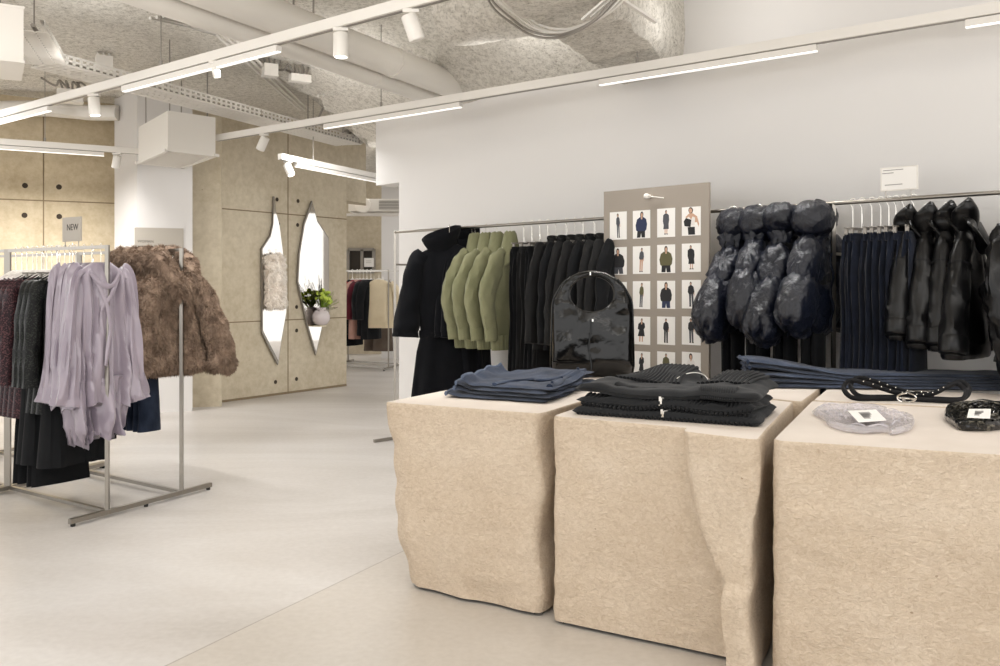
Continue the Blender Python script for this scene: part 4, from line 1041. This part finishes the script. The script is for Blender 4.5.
def fur_jacket(seed, mat='fur_brown'):
    P = []; r = random.Random(int(seed*10))
    P.append(('jacket_body', fur_part('jacket_body', lambda m: torso(m, [(-.02, .06, .05), (-.08, .10, .07), (-.16, .155, .09), (-.28, .18, .10), (-.45, .195, .11), (-.56, .205, .115), (-.60, .19, .10), (-.62, .12, .05)], n=40, nz_=30, fa=.03, seed=seed, ff=7, zf=3), mat, 26000, .020, r)))
    for s in (1, -1):
        P.append(('sleeve', fur_part('sleeve', lambda m: sleeve(m, [(s*.07, .02, -.09, .05, .055), (s*.15, .06, -.17, .07, .075), (s*.225, .10, -.30, .072, .078), (s*.275, .13, -.46, .078, .08), (s*.285, .14, -.575, .088, .088), (s*.275, .14, -.62, .045, .045)], seed=seed+s, wr=.16), mat, 13000, .020, r)))
    P.append(('fur_collar', fur_part('fur_collar', lambda m: m.tube(path([(-.02, .15, -.20), (.045, .13, -.11), (.085, .06, -.03), (.07, -.05, .0), (.0, -.08, .015), (-.07, -.05, .0), (-.085, .06, -.03), (-.045, .13, -.11), (.02, .15, -.20)], 6), (.058, .05), 16, ref=V((0, 0, 1)), wr=.12), mat, 13000, .028, r)))
    return P+[HW]
# ------------------------------------------------------------------ the rail along the lookbook wall
def rpt(t, z=1.6, off=0.): return V((RP[0]+WU[0]*t+WN[0]*off, RP[1]+WU[1]*t+WN[1]*off, z))
def rt(col): return on_line(RP, WU, col)
RZW = math.atan2(WN[1], WN[0])
o = thing('clothes_rail', 'long steel clothes rail on thin posts along the lookbook wall', 'clothes rail', (*rpt(0).xy, 0)); b0 = V((*rpt(0).xy, 0))
m = MB(); m.tube([rpt(0)-b0, rpt(2.2)-b0, rpt(rt(1040)+.3)-b0], .0105, 10, ref=V((0, 0, 1))); m.build('rail', 'steel', o)
for t in (0, rt(833.5), rt(1040)+.3):
    m = MB(); p = rpt(t); p.z = 0; m.beam(p-b0, rpt(t)-b0, .018, .018, up=V((1, 0, 0))); po = m.build('post', 'steel', o, smooth=False)
    m = MB(); m.beam(p-b0+V((WN[0]*.2, WN[1]*.2, .012)), p-b0-V((WN[0]*.3, WN[1]*.3, -.012)), .022, .022); m.build('foot_bar', 'steel', o, smooth=False)
    m = MB(); q = rpt(t, 1.35); m.beam(q-b0, q-b0-V((WN[0]*.355, WN[1]*.355, 0)), .012, .014); m.build('wall_arm', 'steel', o, smooth=False)
def hang(name, parts, label, cat, col, group=None, dz=0., off=0., yaw=0., tilt=(0, 0), sy=1., sx=1., sz=1.):
    p = rpt(rt(col), 1.6-RAISE+dz, off); r = place(name, parts, label, cat, p, RZW+yaw, group, tilt); r.scale = (sx, sy, sz); return r
rnd = random.Random(7)
# black coats: the display coat faces out
full = long_coat(2., True); sec = long_coat(4., False)
hang('long_coat', full, 'long black wool coat facing out at the end post of the rail', 'coat', 462, 'black wool coats', off=.12, yaw=-.72, sx=1.0)
hang('long_coat', sec, 'long black wool coat directly behind the coat facing out', 'coat', 459, 'black wool coats', off=-.05, yaw=.1, sy=.5, sx=.8)
hang('long_coat', sec, 'long black wool coat beside the green jackets', 'coat', 467, 'black wool coats', off=-.05, yaw=.05, sy=.5, sx=.8)
def lifted(parts, dz):
    """raise a garment's cloth on its hanger"""
    for p in parts[:-1]:
        for q in [p[1]]+[x[1] for x in (p[2] if len(p) > 2 else ())]: q.transform(Matrix.Translation((0, 0, dz)))
    return parts
G = [green_jacket(1.), green_jacket(3.)]
for i, c in enumerate((475, 486, 497, 510)):
    hang('green_jacket', G[i % 2], ['olive green cape collar jacket beside the black coats', 'second olive green jacket from the black coats', 'third olive green jacket from the black coats', 'olive green cape collar jacket beside the black trousers'][i], 'jacket', c, 'olive green jackets', yaw=rnd.uniform(-.06, .06)+(.12 if i == 3 else 0), sy=.45, sx=.82)
TB = [trousers(1., 'black_suit', 1.02, .12, .13, .03), trousers(2., 'charcoal_suit', 1.02, .12, .13, .03)]
for i, c in enumerate((524, 532, 540, 548)):
    hang('black_trousers', TB[i % 2], f'{ORD[i]} pair of dark suit trousers from the green jackets', 'trousers', c, 'dark suit trousers', yaw=rnd.uniform(-.05, .05))
SJ = [suit_jacket(1., 'charcoal_suit'), suit_jacket(5., 'black_suit'), suit_jacket(8., 'charcoal_suit')]
for i, c in enumerate((556, 566, 575, 584, 594, 604, 615, 624)):
    hang('suit_jacket', SJ[i % 3], f'{ORD[i]} charcoal jacket from the dark trousers' if i < 7 else 'charcoal jacket nearest the photo board', 'jacket', c, 'charcoal jackets', yaw=rnd.uniform(-.06, .06), sy=.42, sx=.85)
m = MB(); TBl = trousers(6., 'black_suit', 1.25, .12, .13, .04)
for i, c in enumerate((562, 578, 590, 606)):
    hang('long_trousers', TBl, ['long black trousers hanging between the first charcoal jackets', 'long black trousers under the middle charcoal jackets', 'long black trousers behind the patent bag', 'long black trousers next to the photo board'][i], 'trousers', c, 'long black trousers', off=-.05)
# photo board: parallel to the wall, hung before the rail
BP = rpt(0, 0, .12); BPx = (BP.x, BP.y)
def bp(x, y, off=0.):
    t = on_line(BPx, WU, x); d = BP.y+WU[1]*t; p = px(x, y, d); return p+V((WN[0], WN[1], 0))*off
WN3 = V((*WN, 0)); WU3 = V((*WU, 0)); UP = V((0, 0, 1))
a, b = bp(603.8, 191.7), bp(708.8, 182.2); zt_ = (a.z+b.z)/2; a.z = b.z = zt_; zl = .38
o = thing('photo_board', 'grey-beige board with rows of fashion photos hung on the rail', 'display board', V((a.x, a.y, zl)))
oc = o.location.copy()
m = MB(); m.slab([p-oc for p in (V((a.x, a.y, zl)), V((b.x, b.y, zl)), b, a)], -WN3, .018); m.build('board_panel', 'panel_grey', o, smooth=False)
m = MB(); k0 = bp(649.5, 196.5)-oc; m.tube([k0-WN3*.02, k0+WN3*.0, k0+WN3*.028], [.010, .012, .014], 14); m.ball(k0+WN3*.03, .016, 14, 8); kb = m.build('hanging_knob', 'white_plastic', o)
m = MB(); k1 = bp(664.5, 198.0)-oc; m.cyl(k0+WN3*.012, k1+WN3*.008, .0035, 8); m.build('knob_rod', 'white_metal', o)
bu = (b-a).length
cols = [(610, 626.8), (633, 650.3), (657.3, 675.2), (682, 700.8)]
rows = [((212.5, 240), (211, 238.8), (209, 237.5), (207.5, 236)), ((247.5, 274.8), (246.5, 274), (245, 273.2), (243.8, 272)), ((282, 309), (281.2, 308.8), (280.8, 308.6), (280, 308.4)), ((316.6, 343.6), (316.4, 344), (316.4, 344.2), (316.3, 344.4)), ((350.5, 378), (350.8, 378.5), (351.2, 379), (351.6, 379.5))]
# figure style: (mat top, mat bottom, width, kind)
figs = [[('photo_grey', 'photo_grey', .5, 'full'), ('photo_navy', 'photo_black', 1.0, 'half'), ('photo_grey', 'photo_grey', .75, 'coat'), ('photo_white', 'photo_black', 1.15, 'close')],
        [('photo_black', 'photo_grey', 1.15, 'half'), ('photo_grey', 'skin', .6, 'full'), ('photo_olive', 'photo_black', 1.1, 'half'), ('photo_black', 'photo_black', .8, 'coat')],
        [('photo_black', 'photo_black', .7, 'full'), ('photo_olive', 'photo_grey', .55, 'full'), ('photo_black', 'photo_navy', 1.0, 'half'), ('photo_black', 'photo_grey', .75, 'full')],
        [('photo_black', 'photo_black', .7, 'coat'), ('photo_black', 'skin', 1.0, 'dress'), ('photo_black', 'photo_black', .7, 'full'), ('photo_black', 'photo_grey', .7, 'full')],
        [('photo_black', 'skin', .7, 'dress'), ('photo_black', 'skin', .7, 'dress'), ('photo_olive', 'photo_grey', .85, 'full'), ('photo_white', 'photo_black', .7, 'half')]]
def ell(cx, cy, rx, ry, n=12): return [(cx+rx*math.cos(2*PI*i/n), cy+ry*math.sin(2*PI*i/n)) for i in range(n)]
for r in range(5):
    for c in range(4):
        x0, x1 = cols[c]; y0, y1 = rows[r][c]
        A_ = bp(x0, y0); B_ = bp(x1, y1); w = (V((B_.x, B_.y, 0))-V((A_.x, A_.y, 0))).length; h = A_.z-bp(x0, y1).z
        org = V((A_.x, A_.y, A_.z-h))-oc
        def Q(pts, off): return [org+WU3*(u*w)+UP*(v*h)+WN3*off for u, v in pts]
        m = MB(); m.slab(Q([(0, 0), (1, 0), (1, 1), (0, 1)], .0002), WN3, .0012)
        mt, mb_, k, kind = figs[r][c]; mats = ['paper', mt, mb_, 'skin', 'hair']
        lean = .03*((r*3+c*5) % 3-1)
        def S(mi, pts, lay=0): m.cur = mi; m.slab(Q([(.5+(u)*k*.78+lean*(v-.5)*2, v) for u, v in pts], .0013+lay*.0004), WN3, .0004)
        if kind in ('full', 'coat', 'dress'):
            hd = .86; S(4, ell(0, hd+.015, .115/k*.6, .068)); S(3, ell(.01, hd, .075/k*.6, .045), 1)
            if kind == 'coat':
                S(1, [(-.26, .28), (.26, .28), (.24, .45), (.3, .6), (.27, .76), (.1, .82), (-.1, .82), (-.27, .76), (-.3, .55), (-.22, .42)]); S(3, [(-.13, .12), (-.05, .12), (-.04, .28), (-.13, .28)]); S(3, [(.04, .12), (.12, .12), (.13, .28), (.04, .28)])
                S(2, [(-.18, .09), (-.02, .09), (-.03, .13), (-.15, .13)]); S(2, [(.03, .09), (.18, .09), (.14, .13), (.03, .13)])
            elif kind == 'dress':
                S(1, [(-.26, .3), (.26, .3), (.17, .55), (.26, .62), (.22, .76), (.08, .81), (-.08, .81), (-.24, .74), (-.28, .56), (-.16, .52)]); S(3, [(-.14, .1), (-.05, .1), (-.04, .3), (-.15, .3)]); S(3, [(.05, .1), (.13, .1), (.14, .3), (.04, .3)]); S(3, [(-.03, .72), (.03, .72), (.06, .81), (-.06, .81)], 1)
            else:
                S(1, [(-.2, .5), (.2, .5), (.3, .6), (.24, .76), (.08, .82), (-.08, .82), (-.24, .76), (-.3, .58)]); S(2, [(-.2, .1), (-.05, .1), (-.02, .4), (.0, .52), (-.2, .52)]); S(2, [(.04, .1), (.18, .1), (.2, .52), (0, .52), (.02, .4)]); S(3, [(.24, .46), (.3, .46), (.29, .58), (.24, .58)])
                S(4, [(-.22, .07), (-.03, .07), (-.05, .11), (-.2, .11)]); S(4, [(.03, .07), (.22, .07), (.18, .11), (.04, .11)])
        elif kind == 'half':
            S(4, ell(0, .84, .16/k*.75, .12)); S(3, ell(.01, .83, .10/k*.75, .075), 1); S(1, [(-.38, .3), (-.3, .26), (.3, .26), (.38, .32), (.42, .5), (.33, .68), (.13, .76), (-.13, .76), (-.34, .68), (-.43, .48)]); S(2, [(-.3, .03), (-.04, .03), (0, .2), (.05, .03), (.3, .03), (.28, .27), (-.28, .27)]); S(3, [(-.04, .68), (.05, .68), (.06, .76), (-.06, .76)], 1)
        else:
            S(4, ell(0, .88, .16/k, .11)); S(3, ell(-.01, .87, .11/k, .08), 1); S(3, [(-.3, .42), (.34, .46), (.42, .3), (.46, .4), (.36, .66), (.1, .78), (-.1, .78), (-.32, .66)]); S(1, [(-.24, .36), (.2, .36), (.24, .62), (.1, .66), (0, .56), (-.12, .66), (-.26, .62)], 1); S(2, [(-.4, .34), (-.05, .3), (.02, .55), (-.3, .62), (-.44, .5)], 2); S(2, [(-.2, .03), (.2, .03), (.2, .3), (-.22, .3)])
        m.build('fashion_photo', mats, o, smooth=False)
# navy trousers and puffer jackets
PF = [puffer(1.), puffer(6.), puffer(11.), puffer(17.)]
for i, c in enumerate((733, 757, 783, 814)):
    hang('puffer_jacket', PF[i], ['navy puffer jacket beside the photo board', 'second navy puffer jacket from the photo board', 'third navy puffer jacket from the photo board', 'navy puffer jacket beside the dark jeans'][i], 'puffer jacket', c, 'navy puffer jackets', dz=-.015, yaw=rnd.uniform(-.12, .12)+.06, sy=.8, sx=.97)
TN = trousers(11., 'black_suit', 1.12, .13, .155, -.01)
for i, c in enumerate((735, 760, 787, 815)):
    hang('padded_trousers', TN, ['black trousers below the puffer jacket beside the photo board', 'black trousers below the second puffer jacket', 'black trousers below the third puffer jacket', 'black trousers below the puffer jacket beside the jeans'][i], 'trousers', c, 'black trousers under the puffers', off=.02, yaw=.15, sy=1.5, sx=.5)
JN = [trousers(21., 'denim_dark', 1.0, .105, .125, .035), trousers(25., 'denim_dark', 1.0, .11, .13, .03)]
for i, c in enumerate((853, 862, 872, 881, 889, 896, 904, 914)):
    hang('hanging_jeans', JN[i % 2], f'{ORD[i]} hanging pair of dark jeans from the puffer jackets' if i < 7 else 'hanging pair of dark jeans beside the leather jackets', 'jeans', c, 'hanging dark jeans', yaw=rnd.uniform(-.10, .10))
LC = [leather_coat(1.), leather_coat(4.)]
for i, c in enumerate((906, 926, 946, 966)):
    hang('leather_jacket', LC[i % 2], ['hooded black leather jacket beside the jeans', 'second hooded black leather jacket from the jeans', 'third hooded black leather jacket from the jeans', 'hooded black leather jacket beside the strapped jackets'][i], 'leather jacket', c, 'hooded leather jackets', dz=-.035, yaw=rnd.uniform(-.05, .05)+.06, sy=.6, sx=[.60, .60, .62, .95][i], sz=[.80, .85, .86, .90][i])
BK = biker(2.)
hang('strapped_jacket', BK, 'gathered black jacket with pale zips beside the leather jackets', 'jacket', 1013, 'gathered black jackets', yaw=.05, sy=.7, sx=.85, dz=.05)
hang('strapped_jacket', BK, 'gathered black jacket with pale zips cut by the picture edge', 'jacket', 1042, 'gathered black jackets', yaw=-.4, sy=.7, sx=.85, dz=.05)
# info card on the rail
q = [px(881, 168.2, 0), 0]
t1, t2 = rt(881.3), rt(918.3); a = rpt(t1, 0); b = rpt(t2, 0)
z1 = CH+(HZ-168.4)/F*a.y; z0 = CH+(HZ-191.8)/F*a.y; a.z = b.z = z0
o = thing('info_card', 'white framed card standing on the rail above the leather jackets', 'sign', a)
H_ = V((0, 0, z1-z0)); m = MB(); m.slab([V(), b-a, b-a+H_, H_], WN3, .008); m.build('card_frame', 'white_metal', o, smooth=False)
m = MB(); U_ = (b-a); e = U_.normalized()*.006; m.slab([e+UP*.006+WN3*.008, U_-e+UP*.006+WN3*.008, U_-e+H_-UP*.006+WN3*.008, e+H_-UP*.006+WN3*.008], WN3, .001); cp = m.build('card_paper', 'paper', o, smooth=False)
for u0, u1, v in ((.07, .62, .86), (.05, .36, .74), (.12, .6, .24)): m = MB(); m.slab([U_*x+H_*y+WN3*.009 for x, y in ((u0, v), (u1, v), (u1, v+.035), (u0, v+.035))], WN3, .0006); m.build('card_print', 'pale_ink', o, smooth=False)
m = MB()
for f in (.13, .82): m.cyl(U_*f+WN3*.004, U_*f+WN3*.004+UP*(1.6-z0), .003, 6)
m.build('card_stem', 'steel', o)

# ------------------------------------------------------------------ free standing rack
Pk = [px(107.3, 517, 1080/233.), px(9, 492, 1080/208.), px(80, 474, 1080/190.), px(181.5, 497, 1080/213.)]
for p in Pk: p.z = 0
ZR = 1.392
def two_rail_rack(name, label, P4, ztop=ZR, w=.0185, extend=.22, grp=None):
    P1, P2, P3, P4_ = P4; o = thing(name, label, 'clothes rack', P1, 0, grp); B0 = P1
    for p in P4:
        m = MB(); m.beam(p-B0+V((0, 0, .02)), p-B0+V((0, 0, ztop+w/2)), w, w, up=V((1, 0, 0))); m.build('post', 'steel', o, smooth=False)
    for a, b in ((P1, P2), (P4_, P3)):
        m = MB(); m.beam(a-B0+V((0, 0, ztop)), b-B0+V((0, 0, ztop)), w*.9, w*.9); m.build('rail', 'steel', o, smooth=False)
        m = MB(); m.beam(a-B0+V((0, 0, .028)), b-B0+V((0, 0, .028)), w, .02); m.build('base_bar', 'steel', o, smooth=False)
    for a, b in ((P1, P4_), (P2, P3)):
        d = (b-a).normalized(); m = MB(); m.beam(a-B0-d*extend+V((0, 0, .027)), b-B0+d*extend+V((0, 0, .027)), w*1.25, .024); f = m.build('foot_bar', 'steel', o, smooth=False)
        m = MB()
        for q in (a-d*(extend-.02), b+d*(extend-.02), a.lerp(b, .5)): m.cyl(q-B0, q-B0+V((0, 0, .016)), .012, 10)
        m.build('foot_pad', 'rubber', f)
    return o
two_rail_rack('garment_rack', 'free standing steel rack with two rails carrying lilac blouses and fur jackets', Pk, grp='steel garment racks')
u_ = (Pk[1]-Pk[0]).normalized()
P1b = Pk[1]+u_*.03; P4b = Pk[2]+u_*.03
two_rail_rack('garment_rack', 'second steel rack cut by the picture edge behind the maroon dresses', [P1b, P1b+u_*1.0, P4b+u_*1.0, P4b], grp='steel garment racks')
def rack_hang(name, parts, label, cat, ra, rb, col, group=None, yaw=0., dz=0., scale=(1, 1, 1)):
    u = (rb-ra).normalized(); t = on_line(ra, u, col); Y = -u; X = V((Y.y, -Y.x, 0)); p = ra+u*t
    r = place(name, parts, label, cat, (p.x, p.y, ZR-RAISE+dz), math.atan2(X.y, X.x)+yaw, group); r.scale = scale; return r
FR, RR = (Pk[0], Pk[1]), (Pk[3], Pk[2])
SB = [lifted(satin_blouse(1.), .06), lifted(satin_blouse(4.), .06)]
for i, c in enumerate((101, 92, 84, 76)):
    rack_hang('satin_blouse', SB[i % 2], ['lilac satin blouse facing out at the end of the front rail', 'second lilac satin blouse behind the one facing out', 'third lilac satin blouse on the front rail', 'lilac satin blouse beside the black sequin dresses'][i], 'blouse', *FR, c, 'lilac satin blouses', yaw=[-.12, -.05, 0, .05][i], scale=([.64, .54, .54, .54][i], .66, 1))
DB = [slim_dress(3., 'sequin_black', .80, .16), slim_dress(5., 'black_suit', 1.08, .16, False)]
for i, c in enumerate((70, 65, 60)):
    rack_hang('black_dress', DB[0], ['black sequin dress next to the lilac blouses', 'middle black sequin dress on the front rail', 'black sequin dress next to the long black dresses'][i], 'dress', *FR, c, 'black sequin dresses')
for i, c in enumerate((73, 57, 52)):
    rack_hang('long_dress', DB[1], ['long plain black dress behind the lilac blouses', 'long plain black dress among the sequin dresses', 'long plain black dress next to the maroon dresses'][i], 'dress', *FR, c, 'long plain black dresses')
DM = slim_dress(7., 'sequin_maroon', .84, .165)
for i, c in enumerate((47, 42, 37, 33)):
    rack_hang('maroon_dress', DM, f'{ORD[i]} maroon sequin dress from the black dresses', 'dress', *FR, c, 'maroon sequin dresses')
DP = slim_dress(9., 'pale_knit', .70, .16)
for i, c in enumerate((27, 22, 16)):
    rack_hang('pale_shirt', DP, ['pale patterned top next to the maroon dresses', 'middle pale patterned top at the rack post', 'pale patterned top at the far rack post'][i], 'top', *FR, c, 'pale patterned tops')
TW = trousers(31., 'black_suit', 1.2, .12, .13, .04)
for i, c in enumerate((58, 44)): rack_hang('wide_trousers', TW, ['wide black trousers below the sequin dresses', 'wide black trousers below the maroon dresses'][i], 'trousers', *FR, c, 'wide black trousers')
FJ = [lifted(fur_jacket(1.), .07), lifted(fur_jacket(3.), .07)]
for i, c in enumerate((172, 159, 145, 131)):
    rack_hang('fur_jacket', FJ[i % 2], ['brown fur jacket facing out at the end of the back rail', 'second brown fur jacket behind the one facing out', 'third brown fur jacket on the back rail', 'brown fur jacket deepest on the back rail'][i], 'fur jacket', *RR, c, 'brown fur jackets', yaw=[-.10, -.05, 0, .05][i], scale=(.90, .72, 1.06), dz=-.05)
JR = trousers(41., 'denim', .98, .10, .11, .02)
for i, c in enumerate((147, 136)): rack_hang('hanging_jeans', JR, ['dark blue jeans below the brown fur jackets', 'dark blue jeans behind the lilac sleeves'][i], 'jeans', *RR, c, 'jeans on the back rail', scale=(.62, 1.2, 1))
BR = trousers(43., 'black_suit', 1.1, .13, .14, .02)
rack_hang('black_trousers', BR, 'black trousers showing below the lilac ruffles', 'trousers', *RR, 93)
# NEW card on the front rail
u = u_; ta = on_line(Pk[0], u, 63.8); tb = on_line(Pk[0], u, 82.2); a = Pk[0]+u*tb; b = Pk[0]+u*ta   # b is deeper
nn = V((u.y, -u.x, 0)); nn = nn if nn.y < 0 else -nn
a.z = CH+(HZ-241)/F*a.y; h = (241-216.5)/F*a.y
o = thing('rack_sign', 'grey card reading NEW standing on the front rail', 'sign', V((b.x, b.y, a.z)))
d = a-V((b.x, b.y, a.z)); H_ = V((0, 0, h)); m = MB(); m.slab([V(), d, d+H_, H_], nn, .008); m.build('sign_board', 'sign_grey', o, smooth=False)
m = MB()
for f in (.12, .85): m.cyl(d*f+nn*.004, d*f+nn*.004+V((0, 0, ZR-a.z)), .003, 6)
m.build('sign_stem', 'steel', o)
text('NEW', .048, V((b.x, b.y, a.z))+d*.24+H_*.46+nn*.0085, d, nn, o)

# ------------------------------------------------------------------ cream fur and bouquet, solid stand-ins for reflections in the mirrors
def mwp(x, y, off): return mw(x, y, off)
c = mw(270, 258, .09); o = thing('standin_fur_vest', 'cream fur vest standing in for a reflection in the narrow mirror', 'fur vest', c, math.atan2(MWU.y, MWU.x)+PI)
r = random.Random(5)
b_ = fur_part('standin_vest_body', lambda m: torso(m, [(.0, .06, .05), (-.04, .09, .055), (-.10, .11, .06), (-.28, .11, .06), (-.42, .125, .07), (-.52, .12, .06), (-.53, .08, .03)], n=30, nz_=24, fa=.02, seed=3, ff=9, zf=3), 'fur_cream', 7000, .04, r); link('standin_vest_body', b_, o)
b_ = fur_part('standin_vest_collar', lambda m: m.tube(path([(-.03, -.09, -.16), (-.07, -.07, -.06), (-.06, .0, .0), (.06, .0, .0), (.07, -.07, -.06), (.03, -.09, -.16)], 5), (.04, .034), 12, ref=V((0, 0, 1)), wr=.1), 'fur_cream', 3000, .04, r); link('standin_vest_collar', b_, o)
link('hanger_hook', HW[2][0][1], o, (0, 0, .0))
c = mw(314, 325, .11)
o = thing('standin_flower_vase', 'pale round vase standing in for a reflection in the wider mirror', 'vase', c)
m = MB(); m.tube([(0, 0, z) for z in (0, .02, .06, .11, .15, .18, .2)], [.045, .075, .098, .10, .08, .055, .06], 24, ref=V((1, 0, 0))); m.build('standin_vase_body', 'standin_vase_glass', o)
m = MB(); m.beam(-MWN*.08+V((0, 0, -.008)), MWN*.04+V((0, 0, -.008)), .09, .014); m.build('added_ledge', 'ivory', o, smooth=False)  # ledge added to carry the stand-in vase
bq = thing('standin_bouquet', 'bouquet of lime flowers and dark leaves standing in for a mirror reflection', 'flowers', c+V((0, 0, .16)))
mg, ml, md = MB(), MB(), MB()
for i in range(34):
    th, ph = r.uniform(0, 2*PI), r.uniform(.1, 1.2); d = V((math.sin(ph)*math.cos(th), math.sin(ph)*math.sin(th), math.cos(ph)))
    if d.dot(MWN) < -.35: d -= 2*d.dot(MWN)*MWN
    p = V((.02, 0, .06))+d*r.uniform(.08, .18)
    ml.ball(p, r.uniform(.016, .03), 8, 6, wr=.25, seed=i)
    mg.tube([V((0, 0, 0)), p*.5, p], .004, 6)
for i in range(46):
    th, ph = r.uniform(0, 2*PI), r.uniform(.1, 1.5); d = V((math.sin(ph)*math.cos(th)*1., math.sin(ph)*math.sin(th), math.cos(ph)))
    if d.dot(MWN) < -.25: d -= 2*d.dot(MWN)*MWN
    dark = d.dot(MWU) < -.1; L = r.uniform(.2, .34) if dark else r.uniform(.12, .2); sd = d.cross(V((r.random(), r.random(), r.random()))).normalized()*.016
    q = d*.07; mm = md if dark else mg; t = d.cross(sd).normalized()*.002
    mm.loft([[q+t, q-t], [q+d*L*.4+sd+t, q+d*L*.4+sd-t], [q+d*L+t, q+d*L-t], [q+d*L*.4-sd+t, q+d*L*.4-sd-t], [q+t, q-t]], False, False)
mg.build('standin_stem_leaves', 'leaf_green', bq); ml.build('standin_flower_heads', 'leaf_lime', bq); md.build('standin_dark_leaves', 'leaf_dark', bq)

# ------------------------------------------------------------------ far room rack
a = px(388.5, 368.5, 12.6); b = px(333, 366, 13.1); a.z = b.z = 0; n_ = V((.12, .6, 0))
two_rail_rack('garment_rack', 'steel rack with red, black and cream clothes in the far room', [a, b, b+n_, a+n_], grp='steel garment racks', ztop=1.39)
FRr = (a, b)
def simple_top(seed, mat, L, w=.2, sl=.5):
    P = []; m = MB(); torso(m, [(-.06, .06, .05), (-.09, .13, .06), (-.13, w, .07), (-.3, w, .075), (-L, w*1.1, .08)], n=28, nz_=18, fa=.012, seed=seed); P.append(('top_body', m.mesh('top_body', mat)))
    for s in (1, -1):
        m = MB(); sleeve(m, [(s*w*.8, 0, -.12, .05, .06), (s*(w+.02), 0, -.18, .06, .065), (s*(w+.07), 0, -sl*.7, .06, .06), (s*(w+.09), .02, -sl-.1, .05, .05)], 4, 12, seed=seed+s); P.append(('sleeve', m.mesh('sleeve', mat)))
    return P+[HW]
far = [('cream_wool', 'cream jacket at the end of the far rack', 'jacket', 379, .74, .2, -1.1), ('black_suit', 'black jacket beside the cream jacket on the far rack', 'jacket', 371, .9, .18, 0), ('black_knit', 'black top in the middle of the far rack', 'top', 367, .85, .18, 0), ('maroon_cloth', 'maroon top on the far rack', 'top', 363.5, .6, .18, -.2), ('rose_cloth', 'rose patterned dress on the far rack', 'dress', 360, .9, .17, -.2), ('red_cloth', 'red top on the far rack', 'top', 357, .62, .18, -.4), ('black_wool', 'black coat on the far rack beside the concrete wall', 'coat', 352.5, 1.0, .19, 0)]
for i, (mt, lab, cat, c, L, w, yw) in enumerate(far):
    p = simple_top(50.+i, mt, L, w, .52); rack_hang({'jacket': 'short_jacket', 'top': 'loose_shirt', 'dress': 'patterned_dress', 'coat': 'plain_coat'}[cat], p, lab, cat, *FRr, c, 'clothes on the far rack', yaw=yw)
TF = trousers(61., 'brown_tweed', 1.12, .12, .13, .03)
for i, c in enumerate((383, 374)): rack_hang('tweed_trousers', TF, ['grey brown trousers below the cream jacket', 'grey brown trousers beside the black jacket on the far rack'][i], 'trousers', a+n_, b+n_, c, 'tweed trousers on the far rack', yaw=-.9)
# notice above the far rack
a = px(364.5, 258, 15.2); o = thing('far_notice', 'small white notice above the far rack', 'sign', a)
m = MB(); m.box((.075, 0, -.075), (.16, .012, .15)); m.build('notice_board', 'paper', o, smooth=False)
m = MB()
for z in (-.05, -.08): m.box((.07, -.007, z), (.09, .002, .006))
m.build('notice_print', 'pale_ink', o, smooth=False)

# ------------------------------------------------------------------ light
def area(p, q, size, energy, col=(1, .985, .97)):  # unseen area light without a fitting, added to fill the room
    L = bpy.data.lights.new('fill_light', 'AREA'); L.shape = 'RECTANGLE'; L.size, L.size_y = size; L.energy = energy; L.color = col
    o = bpy.data.objects.new('fill_light', L); C.objects.link(o); o.location = p; o.rotation_euler = (V(q)-V(p)).to_track_quat('-Z', 'Y').to_euler()
for p in ((-3.2, 2.6, 2.8), (-.6, 2.2, 2.8), (2.0, 1.4, 2.8), (-1.4, 0, 2.8), (1.0, -.6, 2.8)): area(p, (p[0]+.01, p[1]+.3, 0), (1.4, .3), 14)
for p in ((-4.2, 6.0, 2.6), (-1.3, 7.9, 2.45)): area(p, (p[0]-.3, p[1]+.6, 0), (1.2, .12), 18)
for p in ((-2.0, 11.6, 2.8), (-1.0, 13.2, 2.8), (.6, 11.5, 2.8)): area(p, (p[0], p[1]+.1, 0), (1.2, .3), 15)
# uplights added above the tracks to fill the ceiling; the tracks have none
for tr, xs in ((T1, (60, 130)), (T1, (380, 460)), (T2, (230, 420, 620, 820))):
    for xa, xb in zip(xs, xs[1:]):
        u = tr[1]-tr[0]; p = tr[0]+u*on_line(tr[0], u, xa); q = tr[0]+u*on_line(tr[0], u, xb); c = (p+q)/2+V((0, 0, .05)); L = (q-p).length
        area(c, c+V((.001, 0, 1)), (.05, .05), L*2.0)
for p in ((-3.6, 3.4, 1.9), (-1.4, 1.6, 1.9), (1.2, .6, 1.9)): area(p, (p[0], p[1]+.3, 4), (1.2, 1.2), 42)  # large unseen uplights out of frame, added to brighten the ceiling
w = bpy.data.worlds.new('daylight'); bpy.context.scene.world = w; w.use_nodes = True
bgn = w.node_tree.nodes['Background']; bgn.inputs['Color'].default_value = (1, .99, .98, 1); bgn.inputs['Strength'].default_value = 2.0
# ------------------------------------------------------------------ camera
cam = bpy.data.cameras.new('camera'); co = bpy.data.objects.new('camera', cam); C.objects.link(co)
co.location = (0, 0, CH); co.rotation_euler = (PI/2, 0, 0); cam.sensor_width = 36; cam.lens = F/1000*36; cam.shift_y = -(333-HZ)/1000; cam.clip_start = .05
sc = bpy.context.scene; sc.camera = co
sc.view_settings.view_transform = 'Standard'; sc.view_settings.look = 'None'; sc.view_settings.gamma = 1; sc.view_settings.use_curve_mapping = False
sc.view_settings.exposure = 0.03
sc.cycles.max_bounces = 8; sc.cycles.diffuse_bounces = 5; sc.cycles.caustics_reflective = False; sc.cycles.caustics_refractive = False
sc.cycles.use_denoising = True
